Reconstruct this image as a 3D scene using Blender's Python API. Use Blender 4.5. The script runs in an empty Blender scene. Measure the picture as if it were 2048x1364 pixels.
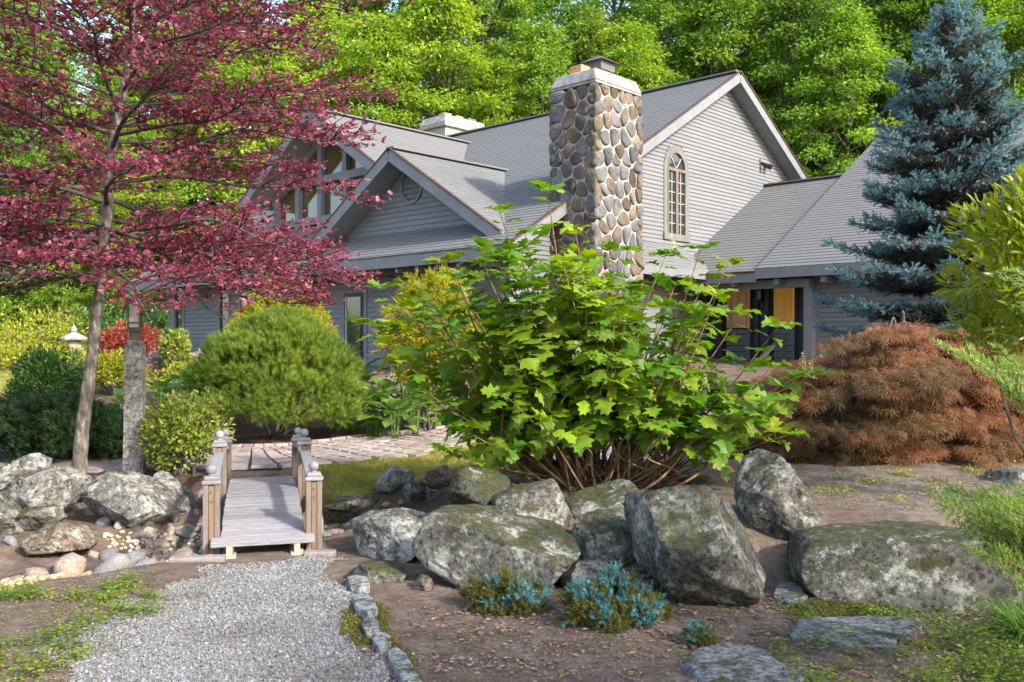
import bpy, bmesh, math, random
import numpy as np
from mathutils import Vector, Matrix

random.seed(7)
R = np.random.default_rng(7)
SC = bpy.context.scene
COL = SC.collection
rad = math.radians

# ------------------------------------------------------------------ camera, sky, sun, exposure
F, HZ, CAMZ = 1850.0, 690.0, 1.6          # focal length in photo pixels, horizon row, eye height
cam_d = bpy.data.cameras.new('camera')
cam_d.sensor_width = 36.0
cam_d.lens = 36.0 * F / 2048.0
cam_d.shift_y = 8.0 / 2048.0
cam_d.clip_start, cam_d.clip_end = 0.05, 2000.0
cam = bpy.data.objects.new('camera', cam_d)
cam.location = (0, 0, CAMZ)
cam.rotation_euler = (rad(90), 0, 0)
COL.objects.link(cam)
SC.camera = cam

SUN_DIR = Vector((0.73, -0.69, 0.62)).normalized()     # towards the sun
SHADE_D, SHADE_S = 14.0, 0.66
SUN_EL = math.asin(SUN_DIR.z)
SUN_AZ = math.atan2(SUN_DIR.x, SUN_DIR.y)
world = bpy.data.worlds.new('World')
SC.world = world
world.use_nodes = True
wn = world.node_tree
for n in list(wn.nodes):
    wn.nodes.remove(n)
w_out = wn.nodes.new('ShaderNodeOutputWorld')
w_bg = wn.nodes.new('ShaderNodeBackground')
w_sky = wn.nodes.new('ShaderNodeTexSky')
w_sky.sky_type = 'NISHITA'
w_sky.sun_disc = False
w_sky.sun_elevation = SUN_EL
w_sky.sun_rotation = SUN_AZ
w_sky.air_density = 1.0
w_sky.dust_density = 2.2
w_sky.ozone_density = 1.0
w_bg.inputs['Strength'].default_value = 0.15
wn.links.new(w_sky.outputs[0], w_bg.inputs['Color'])
wn.links.new(w_bg.outputs[0], w_out.inputs['Surface'])

sun_d = bpy.data.lights.new('sun', 'SUN')
sun_d.energy = 2.0
sun_d.angle = rad(3.0)
sun_d.color = (1.0, 0.96, 0.90)
sun = bpy.data.objects.new('sun', sun_d)
sun.rotation_euler = SUN_DIR.to_track_quat('Z', 'Y').to_euler()
sun.location = (10, -12, 20)
COL.objects.link(sun)

SC.view_settings.view_transform = 'Standard'
SC.view_settings.look = 'None'
SC.view_settings.exposure = 1.85
SC.view_settings.gamma = 1.0
SC.view_settings.use_curve_mapping = False
SC.render.engine = 'CYCLES'
SC.cycles.use_denoising = True
SC.cycles.max_bounces = 4
SC.cycles.diffuse_bounces = 3
SC.cycles.glossy_bounces = 2
SC.cycles.transmission_bounces = 2
SC.cycles.use_adaptive_sampling = True
SC.cycles.adaptive_threshold = 0.02
SC.cycles.transparent_max_bounces = 6

# ------------------------------------------------------------------ helpers
def at(px, py, d):
    """point seen at photo pixel (px, py) at distance d"""
    return Vector(((px - 1024) / F * d, d, CAMZ + (HZ - py) / F * d))

def on_ground(px, py, z=0.0):
    d = (CAMZ - z) * F / (py - HZ)
    return ((px - 1024) / F * d, d)

def tag(o, label=None, cat=None, group=None, kind=None):
    if label: o['label'] = label
    if cat: o['category'] = cat
    if group: o['group'] = group
    if kind: o['kind'] = kind
    return o

def empty(name, loc=(0, 0, 0), rz=0.0):
    o = bpy.data.objects.new(name, None)
    o.empty_display_size = 0.2
    o.location = loc
    o.rotation_euler = (0, 0, rz)
    COL.objects.link(o)
    return o

def link(name, me, parent=None, loc=None):
    o = bpy.data.objects.new(name, me)
    COL.objects.link(o)
    if parent is not None: o.parent = parent
    if loc is not None: o.location = loc
    return o

def np_mesh(name, V, Fc, mat=None, smooth=False):
    """mesh from numpy arrays: V (n,3), Fc (m,k)"""
    V = np.asarray(V, dtype=np.float32); Fc = np.asarray(Fc, dtype=np.int32)
    me = bpy.data.meshes.new(name)
    m, k = Fc.shape
    me.vertices.add(len(V)); me.vertices.foreach_set('co', V.ravel())
    me.loops.add(m * k); me.loops.foreach_set('vertex_index', Fc.ravel())
    me.polygons.add(m)
    me.polygons.foreach_set('loop_start', np.arange(0, m * k, k, dtype=np.int32))
    me.polygons.foreach_set('use_smooth', np.full(m, bool(smooth)))
    me.update(calc_edges=True)
    if mat: me.materials.append(mat)
    return me

def unit(a):
    a = np.asarray(a, dtype=float)
    return a / np.maximum(np.linalg.norm(a, axis=-1, keepdims=True), 1e-9)

def orient(d, n, size):
    """frames: local Y along d, local Z near n"""
    d = unit(d); x = unit(np.cross(d, n)); z = np.cross(x, d)
    M = np.stack([x, d, z], axis=-1)
    s = np.asarray(size, dtype=float)
    return M * (s[:, None, None] if s.ndim == 1 else s[:, None, :] if s.ndim == 2 else s)

def scatter(tv, tf, M, T):
    tv = np.asarray(tv, float); tf = np.asarray(tf, int)
    V = np.einsum('nij,vj->nvi', M, tv) + np.asarray(T)[:, None, :]
    n, nv = V.shape[0], V.shape[1]
    Fc = tf[None] + (np.arange(n) * nv)[:, None, None]
    return V.reshape(-1, 3), Fc.reshape(-1, tf.shape[1])

def rdir(n, rng=R):
    return unit(rng.normal(size=(n, 3)))

class MB:
    """collects faces for one mesh"""
    def __init__(self): self.v, self.f = [], []
    def add(self, vs, fs):
        b = len(self.v); self.v += [tuple(p) for p in vs]; self.f += [tuple(i + b for i in f) for f in fs]
        return self
    def box(self, c, s, rot=None):
        hx, hy, hz = s[0] / 2, s[1] / 2, s[2] / 2
        P = [Vector((x * hx, y * hy, z * hz)) for z in (-1, 1) for y in (-1, 1) for x in (-1, 1)]
        if rot is not None: P = [rot @ p for p in P]
        c = Vector(c)
        return self.add([p + c for p in P], [(0, 2, 3, 1), (4, 5, 7, 6), (0, 1, 5, 4), (2, 6, 7, 3), (0, 4, 6, 2), (1, 3, 7, 5)])
    def bb(self, x0, x1, y0, y1, z0, z1):
        return self.box(((x0 + x1) / 2, (y0 + y1) / 2, (z0 + z1) / 2), (x1 - x0, y1 - y0, z1 - z0))
    def hexa(self, P):   # 8 points, bottom ring 0-3 then top ring 4-7
        return self.add(P, [(3, 2, 1, 0), (4, 5, 6, 7), (0, 1, 5, 4), (1, 2, 6, 5), (2, 3, 7, 6), (3, 0, 4, 7)])
    def beam(self, a, b, w, h, up=(0, 0, 1)):
        a, b = Vector(a), Vector(b); d = (b - a); L = d.length; d.normalize()
        x = d.cross(Vector(up)).normalized(); z = x.cross(d)
        return self.box((a + b) / 2, (w, L, h), Matrix((x, d, z)).transposed())
    def tube(self, pts, rs, n=8, cap=True):
        pts = [Vector(p) for p in pts]
        if not hasattr(rs, '__len__'): rs = [rs] * len(pts)
        rings, prev = [], None
        for i, p in enumerate(pts):
            d = (pts[min(i + 1, len(pts) - 1)] - pts[max(i - 1, 0)]).normalized()
            x = Vector((1, 0, 0)) if prev is None else prev
            if abs(d.dot(x)) > 0.95: x = Vector((0, 1, 0))
            x = (x - d * d.dot(x)).normalized(); y = d.cross(x); prev = x
            rings.append([p + (x * math.cos(t) + y * math.sin(t)) * rs[i] for t in [2 * math.pi * k / n for k in range(n)]])
        b = len(self.v)
        for r in rings: self.v += [tuple(q) for q in r]
        for i in range(len(rings) - 1):
            for k in range(n):
                self.f.append((b + i * n + k, b + i * n + (k + 1) % n, b + (i + 1) * n + (k + 1) % n, b + (i + 1) * n + k))
        if cap:
            self.f.append(tuple(b + k for k in range(n))[::-1])
            self.f.append(tuple(b + (len(rings) - 1) * n + k for k in range(n)))
        return self
    def lathe(self, prof, c=(0, 0, 0), n=16):
        c = Vector(c); b = len(self.v)
        for r, z in prof:
            for k in range(n):
                t = 2 * math.pi * k / n
                self.v.append((c.x + r * math.cos(t), c.y + r * math.sin(t), c.z + z))
        m = len(prof)
        for i in range(m - 1):
            for k in range(n):
                self.f.append((b + i * n + k, b + i * n + (k + 1) % n, b + (i + 1) * n + (k + 1) % n, b + (i + 1) * n + k))
        self.f.append(tuple(b + k for k in range(n))[::-1])
        self.f.append(tuple(b + (m - 1) * n + k for k in range(n)))
        return self
    def mesh(self, name, mat=None, smooth=False):
        me = bpy.data.meshes.new(name)
        me.from_pydata(self.v, [], self.f)
        if smooth:
            for p in me.polygons: p.use_smooth = True
        if mat: me.materials.append(mat)
        me.update()
        return me
    def build(self, name, mat, parent=None, smooth=False, bevel=0.0, loc=None):
        o = link(name, self.mesh(name, mat, smooth), parent, loc)
        if bevel:
            m = o.modifiers.new('bevel', 'BEVEL'); m.width = bevel; m.segments = 2; m.limit_method = 'ANGLE'
        return o

# smooth 3-D lattice noise on arrays
_T = np.random.default_rng(3).random((32, 32, 32)) * 2 - 1
def vnoise(p):
    p = np.asarray(p, float); i = np.floor(p).astype(int); f = p - i
    f = f * f * (3 - 2 * f); i &= 31; j = (i + 1) & 31
    x0, y0, z0 = i[..., 0], i[..., 1], i[..., 2]; x1, y1, z1 = j[..., 0], j[..., 1], j[..., 2]
    fx, fy, fz = f[..., 0], f[..., 1], f[..., 2]
    c = lambda a, b, t: a + (b - a) * t
    return c(c(c(_T[x0, y0, z0], _T[x1, y0, z0], fx), c(_T[x0, y1, z0], _T[x1, y1, z0], fx), fy),
             c(c(_T[x0, y0, z1], _T[x1, y0, z1], fx), c(_T[x0, y1, z1], _T[x1, y1, z1], fx), fy), fz)
def fbm(p, o=3):
    s, a = 0.0, 1.0
    for _ in range(o):
        s = s + a * vnoise(p); p = p * 2.03 + 11.3; a *= 0.5
    return s
def sstep(a, b, x):
    t = np.clip((np.asarray(x, float) - a) / (b - a), 0, 1)
    return t * t * (3 - 2 * t)

def ico(sub):
    bm = bmesh.new(); bmesh.ops.create_icosphere(bm, subdivisions=sub, radius=1.0)
    V = np.array([v.co[:] for v in bm.verts]); Fc = np.array([[v.index for v in f.verts] for f in bm.faces]); bm.free()
    return V, Fc
ICO = {k: ico(k) for k in (1, 2, 3, 4, 5)}

# ------------------------------------------------------------------ materials
def new_mat(name):
    m = bpy.data.materials.new(name); m.use_nodes = True
    nt = m.node_tree
    b = nt.nodes['Principled BSDF']
    return m, nt, b

def tone(nt, col_socket, amount, island=True, sat=0.0):
    """per-piece brightness variation"""
    hsv = nt.nodes.new('ShaderNodeHueSaturation')
    if island:
        g = nt.nodes.new('ShaderNodeNewGeometry'); src = g.outputs['Random Per Island']
    else:
        g = nt.nodes.new('ShaderNodeObjectInfo'); src = g.outputs['Random']
    mr = nt.nodes.new('ShaderNodeMapRange')
    mr.inputs['To Min'].default_value = 1 - amount; mr.inputs['To Max'].default_value = 1 + amount
    nt.links.new(src, mr.inputs['Value']); nt.links.new(mr.outputs[0], hsv.inputs['Value'])
    if sat:
        m2 = nt.nodes.new('ShaderNodeMath'); m2.operation = 'MULTIPLY'; m2.inputs[1].default_value = 7.31
        fr = nt.nodes.new('ShaderNodeMath'); fr.operation = 'FRACT'
        m3 = nt.nodes.new('ShaderNodeMapRange'); m3.inputs['To Min'].default_value = 0.5 - sat; m3.inputs['To Max'].default_value = 0.5 + sat
        nt.links.new(src, m2.inputs[0]); nt.links.new(m2.outputs[0], fr.inputs[0]); nt.links.new(fr.outputs[0], m3.inputs['Value'])
        nt.links.new(m3.outputs[0], hsv.inputs['Hue'])
    nt.links.new(col_socket, hsv.inputs['Color'])
    return hsv.outputs['Color']

def ramp(nt, fac, stops):
    r = nt.nodes.new('ShaderNodeValToRGB'); e = r.color_ramp.elements
    while len(e) < len(stops): e.new(0.5)
    for k, (p, c) in enumerate(stops):
        e[k].position = p; e[k].color = (c[0], c[1], c[2], 1)
    nt.links.new(fac, r.inputs['Fac'])
    return r.outputs['Color']

def noise_tex(nt, vec, scale, detail=4, rough=0.6, w=None):
    n = nt.nodes.new('ShaderNodeTexNoise'); n.inputs['Scale'].default_value = scale
    n.inputs['Detail'].default_value = detail; n.inputs['Roughness'].default_value = rough
    if w is not None:
        n.noise_dimensions = '4D'; nt.links.new(w, n.inputs['W'])
    nt.links.new(vec, n.inputs['Vector'])
    return n.outputs['Fac']

def mixc(nt, fac, a, b):
    m = nt.nodes.new('ShaderNodeMix'); m.data_type = 'RGBA'
    if hasattr(fac, 'node'): nt.links.new(fac, m.inputs['Factor'])
    else: m.inputs['Factor'].default_value = fac
    for s, k in ((a, 'A'), (b, 'B')):
        sock = [i for i in m.inputs if i.name == k and i.type == 'RGBA'][0]
        if hasattr(s, 'node'): nt.links.new(s, sock)
        else: sock.default_value = (s[0], s[1], s[2], 1)
    return [o for o in m.outputs if o.type == 'RGBA'][0]

def surf(name, stops, scale=8.0, detail=4, rough=0.7, bump=0.0, bscale=None, stretch=None, island=0.0, obj=0.0, spec=0.3, world_co=False, nr=0.62):
    """surface with a noise-driven colour ramp, optional bump and per-piece variation"""
    m, nt, b = new_mat(name)
    if world_co:
        vec = nt.nodes.new('ShaderNodeNewGeometry').outputs['Position']
    else:
        vec = nt.nodes.new('ShaderNodeTexCoord').outputs['Object']
    base = vec
    if stretch:
        mp = nt.nodes.new('ShaderNodeMapping'); mp.inputs['Scale'].default_value = stretch
        nt.links.new(vec, mp.inputs['Vector']); vec = mp.outputs[0]
    w = None
    if obj:
        oi = nt.nodes.new('ShaderNodeObjectInfo'); mm = nt.nodes.new('ShaderNodeMath'); mm.operation = 'MULTIPLY'
        mm.inputs[1].default_value = 40.0; nt.links.new(oi.outputs['Random'], mm.inputs[0]); w = mm.outputs[0]
    f = noise_tex(nt, vec, scale, detail, nr, w)
    c = ramp(nt, f, stops)
    if island: c = tone(nt, c, island, True)
    if obj: c = tone(nt, c, obj, False)
    nt.links.new(c, b.inputs['Base Color'])
    b.inputs['Roughness'].default_value = rough
    b.inputs['Specular IOR Level'].default_value = spec
    if bump:
        f2 = noise_tex(nt, vec, bscale or scale * 3, 5, 0.65, w)
        bp = nt.nodes.new('ShaderNodeBump'); bp.inputs['Strength'].default_value = bump; bp.inputs['Distance'].default_value = 0.02
        nt.links.new(f2, bp.inputs['Height']); nt.links.new(bp.outputs[0], b.inputs['Normal'])
    return m

def leafmat(name, stops, var=0.3, hue=0.02, trans=0.35, rough=0.5, scale=1.2, spec=0.3, tint=None):
    """leaf: colour ramp by large noise, per-leaf tone, part of the light passes through"""
    m, nt, b = new_mat(name)
    vec = nt.nodes.new('ShaderNodeTexCoord').outputs['Object']
    oi = nt.nodes.new('ShaderNodeObjectInfo'); mm = nt.nodes.new('ShaderNodeMath'); mm.operation = 'MULTIPLY'
    mm.inputs[1].default_value = 30.0; nt.links.new(oi.outputs['Random'], mm.inputs[0])
    f = noise_tex(nt, vec, scale, 2, 0.5, mm.outputs[0])
    c = ramp(nt, f, stops)
    if tint:
        mu = nt.nodes.new('ShaderNodeMix'); mu.data_type = 'RGBA'; mu.blend_type = 'MULTIPLY'; mu.inputs['Factor'].default_value = 1.0
        s_ = [i for i in mu.inputs if i.type == 'RGBA']; nt.links.new(c, s_[0]); nt.links.new(oi.outputs['Color'], s_[1]); c = [o for o in mu.outputs if o.type == 'RGBA'][0]
    c = tone(nt, c, var, True, hue)
    nt.links.new(c, b.inputs['Base Color'])
    b.inputs['Roughness'].default_value = rough
    b.inputs['Specular IOR Level'].default_value = spec
    if trans:
        tr = nt.nodes.new('ShaderNodeBsdfTranslucent')
        br = nt.nodes.new('ShaderNodeHueSaturation'); br.inputs['Value'].default_value = 1.35; br.inputs['Saturation'].default_value = 1.08
        nt.links.new(c, br.inputs['Color']); nt.links.new(br.outputs[0], tr.inputs['Color'])
        mx = nt.nodes.new('ShaderNodeMixShader'); mx.inputs[0].default_value = trans
        nt.links.new(b.outputs[0], mx.inputs[1]); nt.links.new(tr.outputs[0], mx.inputs[2])
        nt.links.new(mx.outputs[0], nt.nodes['Material Output'].inputs['Surface'])
    return m

def rockmat(name, dark, light, lichen=(0.46, 0.47, 0.40), moss=(0.062, 0.062, 0.022), lich=0.5, mossy=0.5):
    m, nt, b = new_mat(name)
    vec = nt.nodes.new('ShaderNodeTexCoord').outputs['Object']
    oi = nt.nodes.new('ShaderNodeObjectInfo'); mm = nt.nodes.new('ShaderNodeMath'); mm.operation = 'MULTIPLY'
    mm.inputs[1].default_value = 40.0; nt.links.new(oi.outputs['Random'], mm.inputs[0]); w = mm.outputs[0]
    mid = tuple((a + c) / 2 for a, c in zip(dark, light))
    c1 = ramp(nt, noise_tex(nt, vec, 3.2, 8, 0.72, w), [(0.32, dark), (0.5, mid), (0.68, light)])
    sp = ramp(nt, noise_tex(nt, vec, 26, 6, 0.78, w), [(0.40, (0.22, 0.22, 0.21)), (0.5, (0.95, 0.95, 0.93)), (0.62, (1.6, 1.57, 1.5))])
    mul = nt.nodes.new('ShaderNodeMix'); mul.data_type = 'RGBA'; mul.blend_type = 'MULTIPLY'; mul.inputs['Factor'].default_value = 0.95
    s = [i for i in mul.inputs if i.type == 'RGBA']; nt.links.new(c1, s[0]); nt.links.new(sp, s[1])
    col = [o for o in mul.outputs if o.type == 'RGBA'][0]
    lf = ramp(nt, noise_tex(nt, vec, 4.5, 10, 0.78, w), [(0.61 - 0.10 * lich, (0, 0, 0)), (0.635 - 0.10 * lich, (1, 1, 1))])
    fine = ramp(nt, noise_tex(nt, vec, 22, 6, 0.75, w), [(0.42, (0.1, 0.1, 0.1)), (0.54, (1, 1, 1))])
    ml = nt.nodes.new('ShaderNodeMath'); ml.operation = 'MULTIPLY'; nt.links.new(lf, ml.inputs[0]); nt.links.new(fine, ml.inputs[1])
    col = mixc(nt, ml.outputs[0], col, lichen)
    g = nt.nodes.new('ShaderNodeNewGeometry'); sx = nt.nodes.new('ShaderNodeSeparateXYZ'); nt.links.new(g.outputs['Normal'], sx.inputs[0])
    n2 = noise_tex(nt, vec, 5.0, 9, 0.78, w)
    ad = nt.nodes.new('ShaderNodeMath'); ad.operation = 'MULTIPLY_ADD'; ad.inputs[1].default_value = 0.16
    nt.links.new(sx.outputs['Z'], ad.inputs[0]); nt.links.new(n2, ad.inputs[2])
    mf = ramp(nt, ad.outputs[0], [(0.68 - 0.16 * mossy, (0, 0, 0)), (0.74 - 0.16 * mossy, (0.9, 0.9, 0.9))])
    mc = ramp(nt, noise_tex(nt, vec, 25, 4, 0.6, w), [(0.35, tuple(x * 0.55 for x in moss)), (0.65, tuple(x * 1.5 for x in moss))])
    col = mixc(nt, mf, col, mc)
    nt.links.new(col, b.inputs['Base Color'])
    b.inputs['Roughness'].default_value = 0.88; b.inputs['Specular IOR Level'].default_value = 0.2
    bp = nt.nodes.new('ShaderNodeBump'); bp.inputs['Strength'].default_value = 1.0; bp.inputs['Distance'].default_value = 0.035
    nt.links.new(noise_tex(nt, vec, 20, 10, 0.78, w), bp.inputs['Height']); nt.links.new(bp.outputs[0], b.inputs['Normal'])
    return m

M = {}
M['siding'] = surf('siding_paint', [(0.3, (0.15, 0.152, 0.156)), (0.7, (0.185, 0.187, 0.191))], 2.2, 5, 0.65, 0.12, 40, (0.3, 0.3, 3), obj=0.05)
M['siding_shaded'] = surf('siding_shaded_tint', [(0.3, (0.165, 0.175, 0.183)), (0.7, (0.21, 0.22, 0.23))], 2.2, 5, 0.65, 0.12, 40, (0.3, 0.3, 3), obj=0.05)  # same siding on the front walls, bluish cast of their shade put into the colour
M['trim'] = surf('trim_paint', [(0.3, (0.155, 0.157, 0.163)), (0.7, (0.20, 0.202, 0.208))], 3, 4, 0.6)
M['window_trim'] = surf('window_trim_paint', [(0.3, (0.125, 0.12, 0.11)), (0.7, (0.165, 0.158, 0.146))], 3, 4, 0.6)
M['sash'] = surf('sash_brown', [(0.3, (0.12, 0.095, 0.075)), (0.7, (0.165, 0.135, 0.11))], 6, 4, 0.55)
M['muntin'] = surf('muntin_white', [(0.3, (0.30, 0.29, 0.27)), (0.7, (0.36, 0.35, 0.33))], 6, 3, 0.5)
M['soffit'] = surf('soffit_grey', [(0.3, (0.20, 0.205, 0.21)), (0.7, (0.26, 0.265, 0.27))], 2, 4, 0.7)
M['charcoal'] = surf('charcoal_paint', [(0.3, (0.045, 0.048, 0.055)), (0.7, (0.065, 0.068, 0.075))], 3, 4, 0.6)
M['black_frame'] = surf('black_frame', [(0.3, (0.012, 0.012, 0.013)), (0.7, (0.02, 0.02, 0.021))], 3, 3, 0.45)
M['shingle'] = surf('roof_shingle', [(0.25, (0.135, 0.134, 0.132)), (0.5, (0.15, 0.149, 0.146)), (0.75, (0.165, 0.164, 0.16))], 40, 5, 0.92, 0.2, 160, island=0.035)
M['drip'] = surf('drip_edge_brown', [(0.3, (0.06, 0.035, 0.025)), (0.7, (0.09, 0.055, 0.04))], 3, 3, 0.6)
M['copper'] = surf('copper_flashing', [(0.3, (0.30, 0.15, 0.07)), (0.7, (0.5, 0.36, 0.25))], 9, 5, 0.5, stretch=(4, 4, 1))
M['mortar'] = surf('mortar', [(0.3, (0.28, 0.25, 0.215)), (0.7, (0.40, 0.365, 0.32))], 9, 6, 0.95, 0.6, 60)
M['cap'] = surf('chimney_cap_concrete', [(0.3, (0.14, 0.132, 0.12)), (0.5, (0.27, 0.262, 0.245)), (0.7, (0.38, 0.37, 0.35))], 5, 8, 0.9, 0.6, 40)
M['terracotta'] = surf('flue_terracotta', [(0.3, (0.42, 0.19, 0.08)), (0.7, (0.55, 0.30, 0.16))], 9, 5, 0.85)
M['mesh_metal'] = surf('chimney_cover_metal', [(0.3, (0.07, 0.065, 0.06)), (0.7, (0.16, 0.15, 0.14))], 30, 5, 0.5)
M['wood_grey'] = surf('weathered_wood', [(0.2, (0.17, 0.158, 0.16)), (0.5, (0.27, 0.255, 0.262)), (0.75, (0.37, 0.355, 0.365))], 7, 8, 0.8, 0.5, 30, (1.2, 14, 14), obj=0.17)
M['wood_post'] = surf('weathered_post', [(0.2, (0.12, 0.092, 0.075)), (0.5, (0.19, 0.15, 0.125)), (0.75, (0.27, 0.22, 0.19))], 7, 8, 0.8, 0.5, 30, (14, 14, 1.2), obj=0.12)
M['wood_brown'] = surf('post_brown', [(0.2, (0.15, 0.092, 0.055)), (0.5, (0.23, 0.15, 0.095)), (0.75, (0.31, 0.21, 0.14))], 7, 8, 0.8, 0.5, 30, (14, 14, 1.2), obj=0.1)
M['wood_pale'] = surf('pale_block', [(0.3, (0.35, 0.29, 0.20)), (0.7, (0.5, 0.44, 0.34))], 8, 6, 0.85, 0.4, 30, (6, 1, 6), obj=0.1)
M['granite'] = rockmat('granite_post', (0.13, 0.125, 0.12), (0.36, 0.35, 0.34), lich=0.75, lichen=(0.42, 0.41, 0.36), mossy=0.1)
M['rock_a'] = rockmat('rock_grey_lichen', (0.085, 0.08, 0.072), (0.27, 0.26, 0.235), lich=1.15, lichen=(0.44, 0.43, 0.37), mossy=0.05)
M['rock_b'] = rockmat('rock_mossy', (0.07, 0.066, 0.055), (0.21, 0.2, 0.175), lich=0.9, lichen=(0.40, 0.39, 0.33), mossy=0.6)
M['rock_c'] = rockmat('rock_dark_olive', (0.045, 0.045, 0.037), (0.13, 0.128, 0.10), lich=0.7, lichen=(0.30, 0.30, 0.22), mossy=0.9)
M['rock_tan'] = rockmat('rock_tan', (0.13, 0.095, 0.07), (0.33, 0.27, 0.215), lich=0.5, mossy=0.1)
M['rock_flag'] = rockmat('flagstone', (0.16, 0.155, 0.155), (0.30, 0.295, 0.30), lich=0.35, mossy=0.1)
M['edging'] = rockmat('edging_stone', (0.2, 0.2, 0.205), (0.38, 0.38, 0.38), lich=0.7, mossy=0.1)
M['bark'] = surf('bark_brown', [(0.3, (0.045, 0.036, 0.028)), (0.5, (0.095, 0.078, 0.06)), (0.72, (0.18, 0.155, 0.125))], 14, 7, 0.95, 0.9, 30, (1, 1, 0.25))
M['bark_grey'] = surf('bark_grey', [(0.3, (0.10, 0.09, 0.078)), (0.5, (0.19, 0.175, 0.155)), (0.7, (0.30, 0.285, 0.26))], 10, 7, 0.95, 0.8, 26, (1, 1, 0.3))
M['stem'] = surf('stem_brown', [(0.3, (0.10, 0.055, 0.03)), (0.5, (0.20, 0.12, 0.065)), (0.7, (0.33, 0.21, 0.12))], 20, 6, 0.9, 0.5, 40, (1, 1, 0.3))
M['twig'] = surf('twig_dark', [(0.3, (0.03, 0.022, 0.018)), (0.7, (0.075, 0.055, 0.043))], 12, 5, 0.95)

# ------------------------------------------------------------------ ground
def seg_dist(x, y, pts):
    d = np.full(np.shape(x), 1e9)
    for (ax, ay), (bx, by) in zip(pts[:-1], pts[1:]):
        vx, vy = bx - ax, by - ay
        t = np.clip(((x - ax) * vx + (y - ay) * vy) / (vx * vx + vy * vy), 0, 1)
        d = np.minimum(d, np.hypot(x - ax - t * vx, y - ay - t * vy))
    return d
STREAM = [(-7, 6.0), (-3.9, 6.75), (-2.75, 7.6), (-2.05, 8.45), (-1.3, 8.9), (-0.5, 9.05)]
def H(x, y):
    x = np.asarray(x, float); y = np.asarray(y, float)
    z = 0.15 * sstep(8.6, 10.5, y) + 0.05 * sstep(11, 14, y) + 0.95 * sstep(14, 24, y) + 0.05 * np.maximum(y - 38, 0)
    yb = np.interp(x, [-0.6, 0, 1.2, 2.2, 3.0, 4.0, 6], [7.3, 6.85, 6.45, 6.5, 6.35, 6.15, 5.8])
    z = z + 0.33 * sstep(-0.2, 0.35, y - yb) * sstep(-0.9, -0.1, x) * (1 - 0.75 * sstep(9.2, 11.0, y))
    z = z - 0.17 * (1 - sstep(0.15, 0.85, seg_dist(x, y, STREAM)))
    p = np.stack([x * 1.7, y * 1.7, np.zeros_like(x)], -1)
    return z + 0.018 * fbm(p, 3) * (1 - sstep(60, 80, np.abs(x) + np.abs(y)))
def Hs(x, y): return float(H(np.array([x]), np.array([y]))[0])

def axis(a, b, fine, far, n):
    core = np.arange(a, b, fine); k = np.linspace(0, 1, n)[1:] ** 2.2
    return np.concatenate([(a - k * far)[::-1], core, b + k * far])
xs = axis(-7, 6.5, 0.11, 290, 26); ys = axis(2.0, 15.5, 0.11, 290, 30)
gx, gy = np.meshgrid(xs, ys)
gV = np.stack([gx, gy, H(gx, gy)], -1).reshape(-1, 3)
nx, ny = len(xs), len(ys)
ii = (np.arange(ny - 1)[:, None] * nx + np.arange(nx - 1)[None]).ravel()
gF = np.stack([ii, ii + 1, ii + nx + 1, ii + nx], 1)
M['soil'] = surf('soil', [(0.28, (0.065, 0.043, 0.03)), (0.44, (0.125, 0.087, 0.063)), (0.56, (0.19, 0.14, 0.106)), (0.72, (0.28, 0.22, 0.178))], 5, 14, 0.95, 1.0, 55, world_co=True, nr=0.76)
ground = link('ground', np_mesh('ground', gV, gF, M['soil'], True))
tag(ground, 'brown soil ground of the garden rising gently towards the house', kind='structure')

def inside(px, py, poly):
    c = np.zeros(np.shape(px), bool); n = len(poly)
    for i in range(n):
        x0, y0 = poly[i]; x1, y1 = poly[(i + 1) % n]
        if y0 == y1: continue
        c ^= ((y0 > py) != (y1 > py)) & (px < (x1 - x0) * (py - y0) / (y1 - y0) + x0)
    return c
def wob(x, y, a=0.12, s=2.3):
    p = np.stack([x * s, y * s, np.full_like(x, 4.7)], -1); q = p + 17.1
    return x + a * fbm(p, 3), y + a * fbm(q, 3)
def patch(name, poly, mat, dz, h=0.07, a=0.14, label=None, kind='structure'):
    P = np.array(poly); x0, y0 = P.min(0) - 0.3; x1, y1 = P.max(0) + 0.3
    X = np.arange(x0, x1, h); Y = np.arange(y0, y1, h); gx, gy = np.meshgrid(X, Y)
    V = np.stack([gx, gy, H(gx, gy) + dz], -1).reshape(-1, 3)
    cx, cy = gx[:-1, :-1] + h / 2, gy[:-1, :-1] + h / 2
    wx, wy = wob(cx, cy, a); keep = inside(wx, wy, poly).ravel()
    nx = len(X); ii = (np.arange(len(Y) - 1)[:, None] * nx + np.arange(nx - 1)[None]).ravel()[keep]
    Fc = np.stack([ii, ii + 1, ii + nx + 1, ii + nx], 1)
    used = np.unique(Fc); re = np.full(len(V), -1); re[used] = np.arange(len(used))
    cnt = np.bincount(Fc.ravel(), minlength=len(V)); edge = (cnt > 0) & (cnt < 4); V[edge, 2] -= dz + 0.02
    o = link(name, np_mesh(name, V[used], re[Fc], mat, True))
    return tag(o, label, kind=kind)
def pts_in(poly, n, a=0.14, rng=R):
    P = np.array(poly); out = []
    tot = 0
    while tot < n:
        q = rng.uniform(P.min(0) - 0.2, P.max(0) + 0.2, size=(n * 2, 2)); wx, wy = wob(q[:, 0], q[:, 1], a)
        q = q[inside(wx, wy, poly)]; out.append(q); tot += len(q)
    return np.concatenate(out)[:n]

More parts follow.
